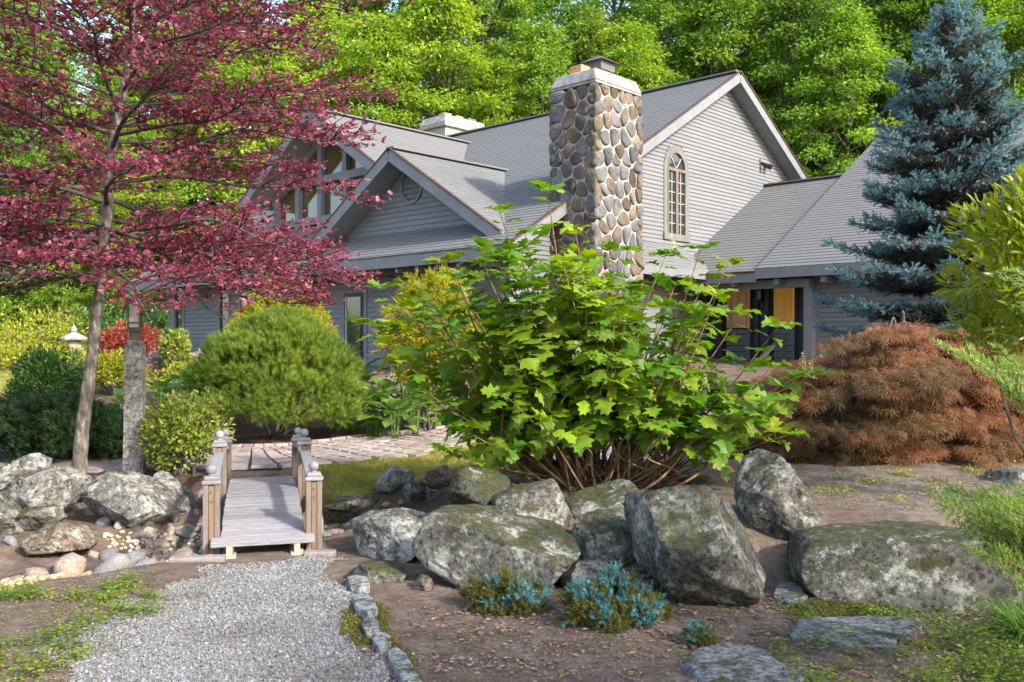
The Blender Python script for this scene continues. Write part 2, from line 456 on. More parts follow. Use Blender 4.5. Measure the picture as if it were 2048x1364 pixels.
# gravel in front of the bridge
gp = [on_ground(*p) for p in [(-20, 1420), (105, 1330), (215, 1235), (325, 1165), (430, 1128), (560, 1118), (660, 1122), (700, 1165), (722, 1215), (752, 1260), (790, 1310)]]
gp += [(-0.35, 3.6), (-0.2, 2.6), (-2.7, 2.6)]
M['gravel_bed'] = surf('gravel_bed', [(0.3, (0.13, 0.125, 0.12)), (0.5, (0.25, 0.245, 0.24)), (0.7, (0.36, 0.355, 0.35))], 30, 8, 0.95, 0.9, 90, world_co=True)
patch('gravel_path', gp, M['gravel_bed'], 0.006, 0.05, 0.16, 'grey crushed gravel path leading up to the wooden bridge')
M['gravel'] = surf('gravel_stone', [(0.3, (0.125, 0.11, 0.092)), (0.45, (0.19, 0.182, 0.17)), (0.7, (0.24, 0.236, 0.228))], 1.6, 6, 0.9, island=0.5)
def gravel(name, poly, n, lo, hi, label, mat, sub=None, a=0.2, parent=None, flat=0.55):
    q = pts_in(poly, n, a); tv, tf = ICO[1]
    tv = tv * (1 + 0.28 * R.normal(size=(len(tv), 1)).clip(-1.5, 1.5))
    s = R.uniform(lo, hi, size=n) * R.choice([0.6, 0.8, 1.0, 1.3], size=n)
    th = R.uniform(0, 6.283, n); ax = rdir(n)
    Mx = orient(ax, rdir(n), np.stack([s, s * R.uniform(0.6, 1.0, n), s * R.uniform(0.4, 0.8, n)], 1))
    T = np.stack([q[:, 0], q[:, 1], H(q[:, 0], q[:, 1]) + 0.006 + s * 0.25], 1)
    # low template: 20-face icosahedron
    V, Fc = scatter(*CHIP, Mx, T)
    o = link(name, np_mesh(name, V, Fc, mat, False), parent)
    return tag(o, label, kind='stuff')
CHIP = (np.array([(1, .1, 0), (-1, 0, .1), (.1, 1, 0), (-.1, -.9, 0), (.15, .1, .95), (-.2, .1, -.95)]), np.array([(0, 2, 4), (2, 1, 4), (1, 3, 4), (3, 0, 4), (2, 0, 5), (1, 2, 5), (3, 1, 5), (0, 3, 5)]))
def ico_low(_tv):
    t = (1 + 5 ** 0.5) / 2
    v = np.array([(-1, t, 0), (1, t, 0), (-1, -t, 0), (1, -t, 0), (0, -1, t), (0, 1, t), (0, -1, -t), (0, 1, -t), (t, 0, -1), (t, 0, 1), (-t, 0, -1), (-t, 0, 1)]) / 1.9
    f = np.array([(0, 11, 5), (0, 5, 1), (0, 1, 7), (0, 7, 10), (0, 10, 11), (1, 5, 9), (5, 11, 4), (11, 10, 2), (10, 7, 6), (7, 1, 8), (3, 9, 4), (3, 4, 2), (3, 2, 6), (3, 6, 8), (3, 8, 9), (4, 9, 5), (2, 4, 11), (6, 2, 10), (8, 6, 7), (9, 8, 1)])
    v = v * (1 + 0.2 * np.sin(np.arange(12) * 2.4))[:, None]
    return v, f
gravel('gravel', gp, 48000, 0.0045, 0.0115, 'loose grey gravel stones covering the front path', M['gravel'])

# gravel yard seen behind the hydrangea
yard = [on_ground(1180, 985, .1), on_ground(1330, 968, .12), on_ground(1480, 950, .15), on_ground(1600, 920, .15), (5.2, 13.5), (4.2, 17.5), (1.2, 17.2), (-0.8, 15.5), (0.2, 12.0)]
patch('gravel_yard', yard, M['gravel_bed'], 0.006, 0.12, 0.2, 'pale grey gravel yard behind the hydrangea')
gravel('yard_gravel', yard, 7000, 0.012, 0.022, 'loose pale gravel stones of the yard behind the hydrangea', M['gravel'])

# lawns
M['lawn'] = surf('lawn', [(0.3, (0.15, 0.15, 0.03)), (0.5, (0.23, 0.22, 0.05)), (0.7, (0.31, 0.27, 0.09))], 3, 8, 0.95, 0.6, 60, world_co=True)
M['grass'] = leafmat('grass_blade', [(0.3, (0.18, 0.20, 0.025)), (0.5, (0.30, 0.285, 0.055)), (0.7, (0.42, 0.36, 0.11))], 0.3, 0.02, 0.35, 0.6, 3)
def grass(name, poly, n, h0, h1, w, label, mat, lean=0.5, a=0.14):
    q = pts_in(poly, n, a)
    tv = [(-1, 0, 0), (1, 0, 0), (0.7, 0.55, 0.02), (-0.7, 0.55, 0.02), (0, 1, 0.3)]
    tf = [(0, 1, 2), (0, 2, 3), (3, 2, 4)]
    d = np.stack([R.normal(0, lean, n), R.normal(0, lean, n), np.ones(n)], 1)
    hh = R.uniform(h0, h1, n)
    Mx = orient(d, rdir(n), np.stack([np.full(n, w), hh, hh], 1))
    T = np.stack([q[:, 0], q[:, 1], H(q[:, 0], q[:, 1]) + 0.004], 1)
    V, Fc = scatter(tv, tf, Mx, T)
    return tag(link(name, np_mesh(name, V, Fc, mat)), label, kind='stuff')
lw = [on_ground(622, 975, .1), on_ground(640, 950, .13), on_ground(700, 925, .15), on_ground(800, 900, .16), on_ground(880, 884, .18), (-0.2, 13.2), (-0.1, 11.2), on_ground(905, 960, .12), on_ground(800, 965, .12), on_ground(660, 1000, .08)]
patch('lawn', lw, M['lawn'], 0.008, 0.07, 0.12, 'small yellow green lawn between the paver path and the boulders')
grass('lawn_grass', lw, 20000, 0.03, 0.07, 0.0035, 'short yellow green grass beside the wooden bridge', M['grass'], a=0.2)
lw2 = [(-14.5, 16.2), (-9.4, 15.8), (-8.9, 18.5), (-9.3, 22.0), (-16, 22.5)]
patch('far_lawn', lw2, M['lawn'], 0.008, 0.15, 0.3, 'sunny lawn at the left edge behind the round shrub')
grass('far_lawn_grass', lw2, 12000, 0.04, 0.09, 0.008, 'short sunny grass on the lawn at the left edge', M['grass'])
strip = [(-15, 14.9), (-9.2, 14.5), (-7.6, 14.6), (-7.4, 15.2), (-9.4, 15.7), (-15, 16.1)]
patch('gravel_strip', strip, M['gravel_bed'], 0.012, 0.12, 0.1, 'pale gravel strip in front of the left lawn')
dirt_poly = [(2.3, 7.6), (3.0, 6.75), (6.4, 6.2), (6.8, 9.8), (4.0, 10.6), (2.6, 9.4)]
M['dirt'] = surf('dirt_pinkish', [(0.30, (0.10, 0.072, 0.053)), (0.5, (0.205, 0.157, 0.122)), (0.68, (0.32, 0.258, 0.208))], 6, 14, 0.95, 1.0, 60, world_co=True, nr=0.76)
patch('dirt_clearing', dirt_poly, M['dirt'], 0.008, 0.09, 0.3, 'pinkish bare dirt between the long rock and the red maple')
mulch_poly = [(-7.2, 12.2), (-5.0, 12.9), (-3.4, 12.7), (-2.6, 13.4), (-1.5, 14.8), (-0.4, 16.6), (-3.2, 18.4), (-8.8, 18.0), (-9.4, 13.6)]
M['mulch'] = surf('mulch', [(0.3, (0.05, 0.025, 0.016)), (0.5, (0.10, 0.052, 0.033)), (0.7, (0.165, 0.095, 0.06))], 14, 10, 0.95, 0.9, 60, world_co=True)
patch('mulch_bed', mulch_poly, M['mulch'], 0.01, 0.12, 0.25, 'dark brown mulch bed under the mounded pine')
mulch2 = [(-5.9, 9.1), (-3.2, 9.4), (-3.3, 10.7), (-4.6, 11.0), (-6.2, 10.9)]
patch('mulch_by_lamp', mulch2, M['mulch'], 0.01, 0.1, 0.2, 'brown mulch around the granite lamp post and the trunk')

# ------------------------------------------------------------------ curved path of concrete pavers
def catmull(pts, n):
    pts = [np.array(p, float) for p in pts]; pts = [2 * pts[0] - pts[1]] + pts + [2 * pts[-1] - pts[-2]]
    out = []
    for i in range(1, len(pts) - 2):
        for t in np.linspace(0, 1, n, endpoint=False):
            a, b, c, d = pts[i - 1:i + 3]
            out.append(0.5 * (2 * b + (c - a) * t + (2 * a - 5 * b + 4 * c - d) * t ** 2 + (3 * b - a - 3 * c + d) * t ** 3))
    out.append(pts[-2]); return np.array(out)
pc = catmull([(-8.2, 12.2), (-6.2, 11.75), (-4.6, 11.45), (-3.2, 11.5), (-2.2, 12.15), (-1.2, 13.35), (0.2, 14.6), (2.0, 15.6)], 40)
pl = np.concatenate([[0], np.cumsum(np.linalg.norm(np.diff(pc, axis=0), axis=1))])
def path_at(s, t):
    x = np.interp(s, pl, pc[:, 0]); y = np.interp(s, pl, pc[:, 1])
    e = 0.05; dx = np.interp(s + e, pl, pc[:, 0]) - np.interp(s - e, pl, pc[:, 0]); dy = np.interp(s + e, pl, pc[:, 1]) - np.interp(s - e, pl, pc[:, 1])
    L = math.hypot(dx, dy) or 1
    return x - dy / L * t, y + dx / L * t
M['paver_joint'] = surf('paver_joint', [(0.3, (0.045, 0.035, 0.028)), (0.7, (0.09, 0.075, 0.06))], 20, 6, 0.95, world_co=True)
M['paver'] = surf('paver_concrete', [(0.3, (0.22, 0.165, 0.145)), (0.5, (0.31, 0.25, 0.225)), (0.7, (0.40, 0.34, 0.31))], 14, 7, 0.92, 0.5, 50, obj=0.22)
PW = 0.95
mb = MB(); SS = np.arange(0.05, pl[-1], 0.12)
for s0, s1 in zip(SS[:-1], SS[1:]):
    ts = np.linspace(-PW, PW, 9)
    for t0, t1 in zip(ts[:-1], ts[1:]):
        q = [path_at(s0, t0), path_at(s1, t0), path_at(s1, t1), path_at(s0, t1)]
        mb.add([(x, y, Hs(x, y) + 0.016) for x, y in q], [(0, 1, 2, 3)])
path_o = mb.build('paver_path', M['paver_joint'])
tag(path_o, 'curving path of tan concrete pavers beyond the bridge', kind='structure')
npav = 0; row = 0
s = 0.9
while s < pl[-1] - 0.4 and npav < 298:
    t = -PW + (0.0 if row % 2 else 0.115)
    while t < PW - 0.1 and npav < 298:
        t1 = min(t + 0.23, PW); g = 0.011
        j = random.uniform(-0.004, 0.004)
        q = [path_at(s + g, t + g), path_at(s + 0.23 - g, t + g), path_at(s + 0.23 - g, t1 - g), path_at(s + g, t1 - g)]
        zb = [Hs(x, y) for x, y in q]
        cxm = sum(x for x, y in q) / 4; cym = sum(y for x, y in q) / 4
        vis = (cxm / cym * F + 1024)
        if vis > -10 and vis < 960:
            P8 = [(x, y, z + 0.004) for (x, y), z in zip(q, zb)] + [(cxm + (x - cxm) * 0.93, cym + (y - cym) * 0.95, z + 0.046 + j) for (x, y), z in zip(q, zb)]
            mb = MB().hexa(P8); mb.build('paver', M['paver'], path_o); npav += 1
        t += 0.23
    s += 0.23; row += 1
# curb of small blocks on the far edge of the path
ks = 1.5
while ks < pl[-1] - 2.2:
    q = [path_at(ks, PW + 0.02), path_at(ks + 0.28, PW + 0.02), path_at(ks + 0.28, PW + 0.13), path_at(ks, PW + 0.13)]
    MB().hexa([(x, y, Hs(x, y) - 0.02) for x, y in q] + [(x, y, Hs(x, y) + 0.075) for x, y in q]).build('curb_block', M['paver'], path_o, bevel=0.008)
    ks += 0.30

# ------------------------------------------------------------------ the house (local axes: u along the front, v away from the front)
TH = rad(-43.2)
house = empty('house', (0.377, 19.2, 0), TH)
tag(house, 'grey clapboard house with shingled gables, fieldstone chimney and glass gable', 'house')
SL = 0.59
def zmain(v): return 4.05 + SL * v
V_E, V_R = -0.75, 8.55            # eave and ridge of the main roof
Z_R = zmain(V_R)
M['glass'] = None
def glassmat(name, col, rough=0.04):
    m, nt, b = new_mat(name)
    vec = nt.nodes.new('ShaderNodeTexCoord').outputs['Object']
    c = ramp(nt, noise_tex(nt, vec, 0.6, 3), [(0.3, tuple(x * 0.7 for x in col)), (0.7, tuple(x * 1.3 for x in col))])
    nt.links.new(c, b.inputs['Base Color'])
    b.inputs['Roughness'].default_value = rough; b.inputs['Specular IOR Level'].default_value = 0.9; b.inputs['IOR'].default_value = 1.6
    return m
M['glass'] = glassmat('window_glass', (0.035, 0.034, 0.028))
M['glass_warm'] = glassmat('gable_glass', (0.10, 0.075, 0.025))  # olive-brown pane colour stands in for reflected trees and the wooden ceiling inside

def roof_slope(name, p0, e, s, L, S, tabs=True, thick=0.17, expo=0.165, tabw=2.6, gap=None):
    """p0 eave corner, e unit vector along the eave, s unit vector up the slope"""
    p0, e, s = Vector(p0), Vector(e).normalized(), Vector(s).normalized()
    n = e.cross(s).normalized()
    if n.z < 0: n = -n
    a = MB()
    q = [p0, p0 + e * L, p0 + e * L + s * S, p0 + s * S]
    a.hexa([v - n * thick for v in q] + [v for v in q])
    o = a.build(name, M['soffit'], house)
    if tabs:
        nc = int(S / expo); nt_ = int(L / tabw) + 1
        ci, ti = np.meshgrid(np.arange(nc + 1), np.arange(-1, nt_ + 1), indexing='ij'); ci, ti = ci.ravel(), ti.ravel()
        off = (ci * 0.37 + 0.13 * np.sin(ci * 1.7)) % 1.0
        a0 = np.clip((ti + off) * tabw, 0, L); a1 = np.clip((ti + 1 + off) * tabw - 0.006, 0, L)
        k = a1 - a0 > 0.02; ci, a0, a1 = ci[k], a0[k], a1[k]; m = len(ci)
        b0 = ci * expo - 0.02 + R.normal(0, 0.003, m); b1 = np.minimum(ci * expo + expo + 0.02, S)
        k = b1 - b0 > 0.02; a0, a1, b0, b1 = a0[k], a1[k], b0[k], b1[k]; m = len(a0)
        up = 0.020 + R.uniform(-0.001, 0.001, m)
        E, Sv, N, P0 = (np.array(w[:]) for w in (e, s, n, p0))
        def pt(aa, bb, h): return P0 + aa[:, None] * E + bb[:, None] * Sv + np.asarray(h)[:, None] * N
        z0 = np.full(m, 0.001); z1 = np.full(m, 0.006)
        V = np.stack([pt(a0, b0, z0), pt(a1, b0, z0), pt(a1, b1, z0), pt(a0, b1, z0), pt(a0, b0, up), pt(a1, b0, up), pt(a1, b1, z1), pt(a0, b1, z1)], 1).reshape(-1, 3)
        fb = np.array([(4, 5, 6, 7), (0, 1, 5, 4), (3, 0, 4, 7), (1, 2, 6, 5)])
        Fc = (fb[None] + (np.arange(m) * 8)[:, None, None]).reshape(-1, 4)
        sh = link('shingle_courses', np_mesh('shingle_courses', V, Fc, M['shingle']), o); sh['kind'] = 'stuff'
    else:
        a = MB(); a.hexa([v + n * 0.004 for v in q] + [v + n * 0.02 for v in q]); a.build('shingle_sheet', M['shingle'], o)
    return o

def dirslope(du, dv, m): return Vector((du, dv, m)).normalized()
def edge_board(name, a, b, w, h, mat='trim', parent=None):
    return MB().beam(a, b, w, h).build(name, M[mat], parent or house)

# main roof
U0, U1 = -17.3, 0.0
SLEN = (V_R - V_E) * math.hypot(1, SL)
mr = roof_slope('roof', (U0, V_E, zmain(V_E)), (1, 0, 0), dirslope(0, 1, SL), U1 - U0, SLEN)
roof_slope('roof', (U1, 2 * V_R - V_E, zmain(V_E)), (-1, 0, 0), dirslope(0, -1, SL), U1 - U0, SLEN, tabs=False)
MB().beam((U0, V_R, Z_R + 0.03), (U1, V_R, Z_R + 0.03), 0.30, 0.045).build('ridge_cap', M['shingle'], house)
# eave fascia, rafter tails
edge_board('fascia', (U0, V_E - 0.03, zmain(V_E) - 0.12), (U1, V_E - 0.03, zmain(V_E) - 0.12), 0.05, 0.26)
edge_board('drip_edge', (U0, V_E - 0.03, zmain(V_E) + 0.022), (U1, V_E - 0.03, zmain(V_E) + 0.022), 0.09, 0.018, 'drip')
for k in range(13):
    u = -8.2 + k * 0.68
    MB().bb(u - 0.045, u + 0.045, V_E + 0.02, 0.38, zmain(V_E) - 0.36, zmain(V_E) - 0.22).build('rafter_tail', M['trim'], house)
# rake boards of the big gable
def rake(u, v0, z0, v1, z1, h=0.25, w=0.06):
    edge_board('rake_board', (u, v0, z0 - 0.13), (u, v1, z1 - 0.13), w, h)
    edge_board('drip_edge', (u + (0.01), v0, z0 + 0.018), (u + 0.01, v1, z1 + 0.018), 0.10, 0.03, 'drip')
rake(U1 + 0.03, V_E, zmain(V_E), V_R, Z_R)
rake(U1 + 0.03, 2 * V_R - V_E, zmain(V_E), V_R, Z_R)

# clapboard walls: each board its own piece
def clap(wall, fixed, axis, sign, z0, z1, span, holes=(), expo=0.104, mat='siding'):
    """boards on a wall plane; axis 'u' or 'v' runs along the wall, fixed is the other coordinate, sign the outward side"""
    z = z0
    while z < z1 - 0.03:
        zt = min(z + expo - 0.016, z1)
        b0, b1 = span(z); t0, t1 = span(zt)
        if b1 - b0 > 0.08:
            cuts = [(h0, h1) for (h0, h1, hz0, hz1) in holes if hz0 < z + expo * 0.6 and hz1 > z + expo * 0.4]
            segs = [(b0, b1, t0, t1)]
            for h0, h1 in sorted(cuts):
                out = []
                for (p, q, r, s) in segs:
                    if h0 > p + 0.02 and h0 < q: out.append((p, h0, r, h0))
                    if h1 < q - 0.02 and h1 > p: out.append((h1, q, h1, s))
                    if h1 <= p or h0 >= q: out.append((p, q, r, s))
                segs = out
            for (p, q, r, s) in segs:
                if s - r < 0.02: s = r + 0.02
                def pt(a, d, zz): return (a, fixed + sign * d, zz) if axis == 'u' else (fixed + sign * d, a, zz)
                jit = random.uniform(-0.0015, 0.0015)
                MB().hexa([pt(p, 0.002, z), pt(q, 0.002, z), pt(q, 0.028 + jit, z), pt(p, 0.028 + jit, z), pt(r, 0.002, zt), pt(s, 0.002, zt), pt(s, 0.020, zt), pt(r, 0.020, zt)]).build('clapboard', M[mat], wall)
        z += expo
# big gable wall, normal +u
UW = -0.42
zlow = 3.2
def gable_poly(u, z0, und=0.2):
    f = lambda z: ((z + und - 4.05) / SL, 2 * V_R - (z + und - 4.05) / SL)
    return f
fg = gable_poly(UW, zlow)
wall = MB()
def span_big(z):
    a, b = fg(z); return max(a, -0.2), min(b, 17.1)
vL, vRr = span_big(zlow)
apex = Z_R - 0.2
wall.add([(UW, -0.2, 0.9), (UW, 17.1, 0.9), (UW, 17.1, fg(0)[0] * 0 + 4.05 + SL * (-0.2) - 0.2), (UW, V_R, apex), (UW, -0.2, 4.05 + SL * (-0.2) - 0.2),
          (UW - 0.25, -0.2, 0.9), (UW - 0.25, 17.1, 0.9), (UW - 0.25, 17.1, 4.05 + SL * (-0.2) - 0.2), (UW - 0.25, V_R, apex), (UW - 0.25, -0.2, 4.05 + SL * (-0.2) - 0.2)],
         [(0, 1, 2, 3, 4), (9, 8, 7, 6, 5), (0, 5, 6, 1), (1, 6, 7, 2), (2, 7, 8, 3), (3, 8, 9, 4), (4, 9, 5, 0)])
wbig = wall.build('gable_wall', M['siding'], house)
# arched window: centre from the photograph
WV0, WV1, WZ0, WZS, WZT = 5.50, 6.63, 4.36, 6.12, 6.74
wc = (WV0 + WV1) / 2; wr = (WV1 - WV0) / 2
holes = [(WV0, WV1, WZ0, WZS)]
# boards above the spring line stop at the arch trim
k = 0
for k in range(6):
    za = WZS + k * (WZT - WZS) / 6; zb = WZS + (k + 1) * (WZT - WZS) / 6
    hw = wr * math.sqrt(max(0, 1 - ((za - WZS) / (WZT - WZS)) ** 2)) - 0.03
    holes.append((wc - hw, wc + hw, za, zb))
clap(wbig, UW, 'v', 1, 3.35, apex - 0.05, span_big, holes)
def arch_ring(r0, h0, r1, h1, u0, u1, z0, n=22):
    """arched frame between inner (r0,h0) and outer (r1,h1), legs down to z0"""
    mb = MB(); pin, pout = [(-r0, z0)], [(-r1, z0)]
    for i in range(n + 1):
        t = math.pi - math.pi * i / n
        pin.append((r0 * math.cos(t), WZS + h0 * math.sin(t))); pout.append((r1 * math.cos(t), WZS + h1 * math.sin(t)))
    pin.append((r0, z0)); pout.append((r1, z0))
    for i in range(len(pin) - 1):
        a, b, c, d = pin[i], pin[i + 1], pout[i + 1], pout[i]
        Q = [(wc + y, z) for y, z in (a, b, c, d)]
        mb.hexa([(u0, y, z) for y, z in Q] + [(u1, y, z) for y, z in Q])
    return mb
hT = WZT - WZS
win = arch_ring(wr - 0.15, hT - 0.15, wr + 0.01, hT + 0.01, UW, UW + 0.045, WZ0).build('arched_window', M['window_trim'], house)
arch_ring(wr - 0.19, hT - 0.19, wr - 0.145, hT - 0.145, UW, UW + 0.06, WZ0 + 0.1).build('sash_frame', M['sash'], win)
wi = wr - 0.19
MB().bb(UW + 0.002, UW + 0.012, wc - wi, wc + wi, WZ0 + 0.08, WZS).build('pane', M['glass'], win)
pa = MB(); ring = [(UW + 0.012, wc, WZS)] + [(UW + 0.012, wc + wi * math.cos(math.pi * i / 16), WZS + (hT - 0.19) * math.sin(math.pi * i / 16)) for i in range(17)]
pa.add(ring, [(0, i, i + 1) for i in range(1, 17)]); pa.build('pane', M['glass'], win)
MB().bb(UW + 0.01, UW + 0.065, wc - wi - 0.03, wc + wi + 0.03, WZS - 0.05, WZS + 0.03).build('transom_bar', M['sash'], win)
MB().bb(UW + 0.01, UW + 0.06, wc - 0.055, wc + 0.055, WZ0 + 0.1, WZS - 0.05).build('mullion', M['sash'], win)
for sgn in (-1, 1):
    c = wc + sgn * (wi + 0.03) / 2
    MB().bb(UW + 0.013, UW + 0.03, c - 0.012, c + 0.012, WZ0 + 0.1, WZS - 0.05).build('muntin', M['muntin'], win)
    MB().beam((UW + 0.022, wc, WZS + 0.03), (UW + 0.022, wc + sgn * wi * 0.62, WZS + (hT - 0.2) * 0.74), 0.02, 0.022).build('muntin', M['muntin'], win)
    for q in range(1, 6):
        z = WZ0 + 0.1 + q * (WZS - 0.15 - WZ0) / 6
        MB().bb(UW + 0.013, UW + 0.028, wc + sgn * 0.055 if sgn > 0 else wc - wi, wc + wi if sgn > 0 else wc - 0.055, z - 0.01, z + 0.01).build('muntin', M['muntin'], win)
MB().bb(UW, UW + 0.075, WV0 - 0.04, WV1 + 0.04, WZ0 - 0.07, WZ0 + 0.1).build('sill', M['window_trim'], win)
# twin spotlight on the gable
sp = MB().bb(UW + 0.02, UW + 0.07, 10.45, 10.75, 6.93, 7.05).build('floodlight', M['trim'], house)
for dv in (10.5, 10.72):
    MB().tube([(UW + 0.06, dv, 6.95), (UW + 0.14, dv + 0.02, 6.88), (UW + 0.24, dv + 0.03, 6.80)], [0.03, 0.055, 0.075], 10).build('lamp_head', M['black_frame'], sp)

# low skirt roof under the arched window, beside the chimney
roof_slope('roof', (0.62, 2.85, 3.42), (0, 1, 0), dirslope(-1, 0, 0.72), 3.4, 1.32)
edge_board('fascia', (0.65, 2.85, 3.32), (0.65, 6.25, 3.32), 0.05, 0.2)

# ---- vent gable over the front
VC, VZ, VM, VH, VV, VW = -4.3, 6.26, 0.62, 3.68, -0.2, 0.5
vs = math.hypot(1, VM) * VH
roof_slope('roof', (VC + VH, VV, VZ - VM * VH), (0, 1, 0), dirslope(-1, 0, VM), 4.3, vs)
roof_slope('roof', (VC - VH, VV + 4.3, VZ - VM * VH), (0, -1, 0), dirslope(1, 0, VM), 4.3, vs)
MB().beam((VC, VV - 0.02, VZ + 0.035), (VC, VV + 4.0, VZ + 0.035), 0.26, 0.04).build('ridge_cap', M['shingle'], house)
for sg in (1, -1):
    edge_board('rake_board', (VC + sg * VH, VV - 0.03, VZ - VM * VH - 0.14), (VC, VV - 0.03, VZ - 0.14), 0.06, 0.26)
    edge_board('drip_edge', (VC + sg * VH, VV - 0.03, VZ - VM * VH + 0.02), (VC, VV - 0.03, VZ + 0.02), 0.10, 0.03, 'drip')
vz0 = zmain(VW) + 0.0
def span_v(z):
    hw = (VZ - 0.22 - z) / VM; return VC - hw, VC + hw
a, b = span_v(vz0 - 0.25)
wv = MB(); wv.add([(a, VW, vz0 - 0.25), (b, VW, vz0 - 0.25), (VC, VW, VZ - 0.22), (a, VW + 0.2, vz0 - 0.25), (b, VW + 0.2, vz0 - 0.25), (VC, VW + 0.2, VZ - 0.22)], [(0, 1, 2), (5, 4, 3), (0, 3, 4, 1), (1, 4, 5, 2), (2, 5, 3, 0)])
wv = wv.build('gable_wall', M['siding_shaded'], house)
clap(wv, VW, 'u', -1, vz0 - 0.1, VZ - 0.3, span_v, [(VC - 0.36, VC + 0.36, 5.12, 5.9)], 0.128, 'siding_shaded')
vent = MB()
for i in range(28):
    t0, t1 = 2 * math.pi * i / 28, 2 * math.pi * (i + 1) / 28
    P = lambda r, rz, t: (VC + r * math.cos(t), 5.5 + rz * math.sin(t))
    Q = [P(0.34, 0.40, t0), P(0.34, 0.40, t1), P(0.42, 0.48, t1), P(0.42, 0.48, t0)]
    vent.hexa([(x, VW + 0.01, z) for x, z in Q] + [(x, VW - 0.06, z) for x, z in Q])
vent = vent.build('oval_vent', M['trim'], house)
vb = MB(); vb.lathe([(0.001, 0), (0.34, 0)], (0, 0, 0), 24)
vb = MB(); vb.add([(VC + 0.35 * math.cos(t), VW + 0.005, 5.5 + 0.41 * math.sin(t)) for t in np.linspace(0, 2 * math.pi, 28, endpoint=False)], [tuple(range(28))]); vb.build('vent_back', M['black_frame'], vent)
for q in range(6):
    z = 5.5 - 0.32 + q * 0.125; hw = 0.345 * math.sqrt(max(0.02, 1 - ((z - 5.5) / 0.41) ** 2))
    MB().hexa([(VC - hw, VW - 0.045, z - 0.02), (VC + hw, VW - 0.045, z - 0.02), (VC + hw, VW - 0.03, z - 0.02), (VC - hw, VW - 0.03, z - 0.02), (VC - hw, VW - 0.012, z + 0.065), (VC + hw, VW - 0.012, z + 0.065), (VC + hw, VW, z + 0.065), (VC - hw, VW, z + 0.065)]).build('louver', M['trim'], vent)

# ---- glass gable
GC, GZ, GM, GH, GV, GW = -9.3, 8.3, 0.64, 3.6, 0.9, 1.75
gs = math.hypot(1, GM) * GH
roof_slope('roof', (GC + GH, GV, GZ - GM * GH), (0, 1, 0), dirslope(-1, 0, GM), 7.0, gs)
roof_slope('roof', (GC - GH, GV + 7.0, GZ - GM * GH), (0, -1, 0), dirslope(1, 0, GM), 7.0, gs)
MB().beam((GC, GV - 0.02, GZ + 0.035), (GC, GV + 6.4, GZ + 0.035), 0.28, 0.04).build('ridge_cap', M['shingle'], house)
for sg in (1, -1):
    edge_board('rake_board', (GC + sg * GH, GV - 0.03, GZ - GM * GH - 0.15), (GC, GV - 0.03, GZ - 0.15), 0.06, 0.28)
    edge_board('drip_edge', (GC + sg * GH, GV - 0.03, GZ - GM * GH + 0.02), (GC, GV - 0.03, GZ + 0.02), 0.10, 0.03, 'drip')
gt = lambda u: GZ - 0.24 - GM * abs(u - GC)
gl = MB(); gl.add([(GC - 3.2, GW + 0.12, 3.9), (GC + 3.2, GW + 0.12, 3.9), (GC + 3.2, GW + 0.12, gt(GC + 3.2)), (GC, GW + 0.12, gt(GC)), (GC - 3.2, GW + 0.12, gt(GC - 3.2))], [(0, 1, 2, 3, 4)])
glass = gl.build('gable_window', M['glass_warm'], house)
for u in (-2.95, -1.75, -0.6, 0.6, 1.75, 2.95):
    MB().bb(GC + u - 0.1, GC + u + 0.1, GW - 0.05, GW + 0.1, 3.9, gt(GC + u)).build('mullion', M['trim'], glass)
for z in (5.28, 6.45):
    hw = min(3.0, (GZ - 0.3 - z) / GM)
    MB().bb(GC - hw, GC + hw, GW - 0.06, GW + 0.09, z - 0.11, z + 0.11).build('transom_bar', M['trim'], glass)
for sg in (1, -1):
    MB().beam((GC + sg * 3.1, GW + 0.02, gt(GC + 3.1) - 0.08), (GC, GW + 0.02, gt(GC) - 0.08), 0.15, 0.2).build('window_head', M['trim'], glass)

# ---- lower front walls
def flat_wall(name, u0, u1, v, z0, z1, holes, mat='siding_shaded', expo=0.128):
    w = MB().bb(u0, u1, v, v + 0.2, z0, z1).build(name, M[mat], house)
    clap(w, v, 'u', -1, z0 + 0.02, z1, lambda z: (u0 + 0.02, u1 - 0.02), holes, expo, mat)
    for u in (u0, u1):
        MB().bb(u - 0.05, u + 0.06, v - 0.035, v + 0.02, z0, z1).build('corner_board', M['trim'], w)
    return w
FLOOR = 1.05
w1 = flat_wall('wall', -7.9, -0.5, 0.4, FLOOR - 0.3, 3.95, [(-6.95, -5.95, FLOOR, 3.02)])
dr = MB().bb(-6.86, -6.04, 0.36, 0.40, FLOOR, 2.94).build('patio_door', M['black_frame'], house)
for (x0, x1, z0, z1) in ((-6.98, -6.86, FLOOR, 3.02), (-6.04, -5.92, FLOOR, 3.02), (-6.86, -6.04, 2.94, 3.02)):
    MB().bb(x0, x1, 0.35, 0.41, z0, z1).build('door_frame', M['trim'], dr)
MB().bb(-6.72, -6.16, 0.345, 0.358, FLOOR + 0.1, 2.84).build('pane', M['glass'], dr)
MB().bb(-6.80, -6.74, 0.335, 0.36, FLOOR + 0.05, 2.88).build('door_stile', M['muntin'], dr)
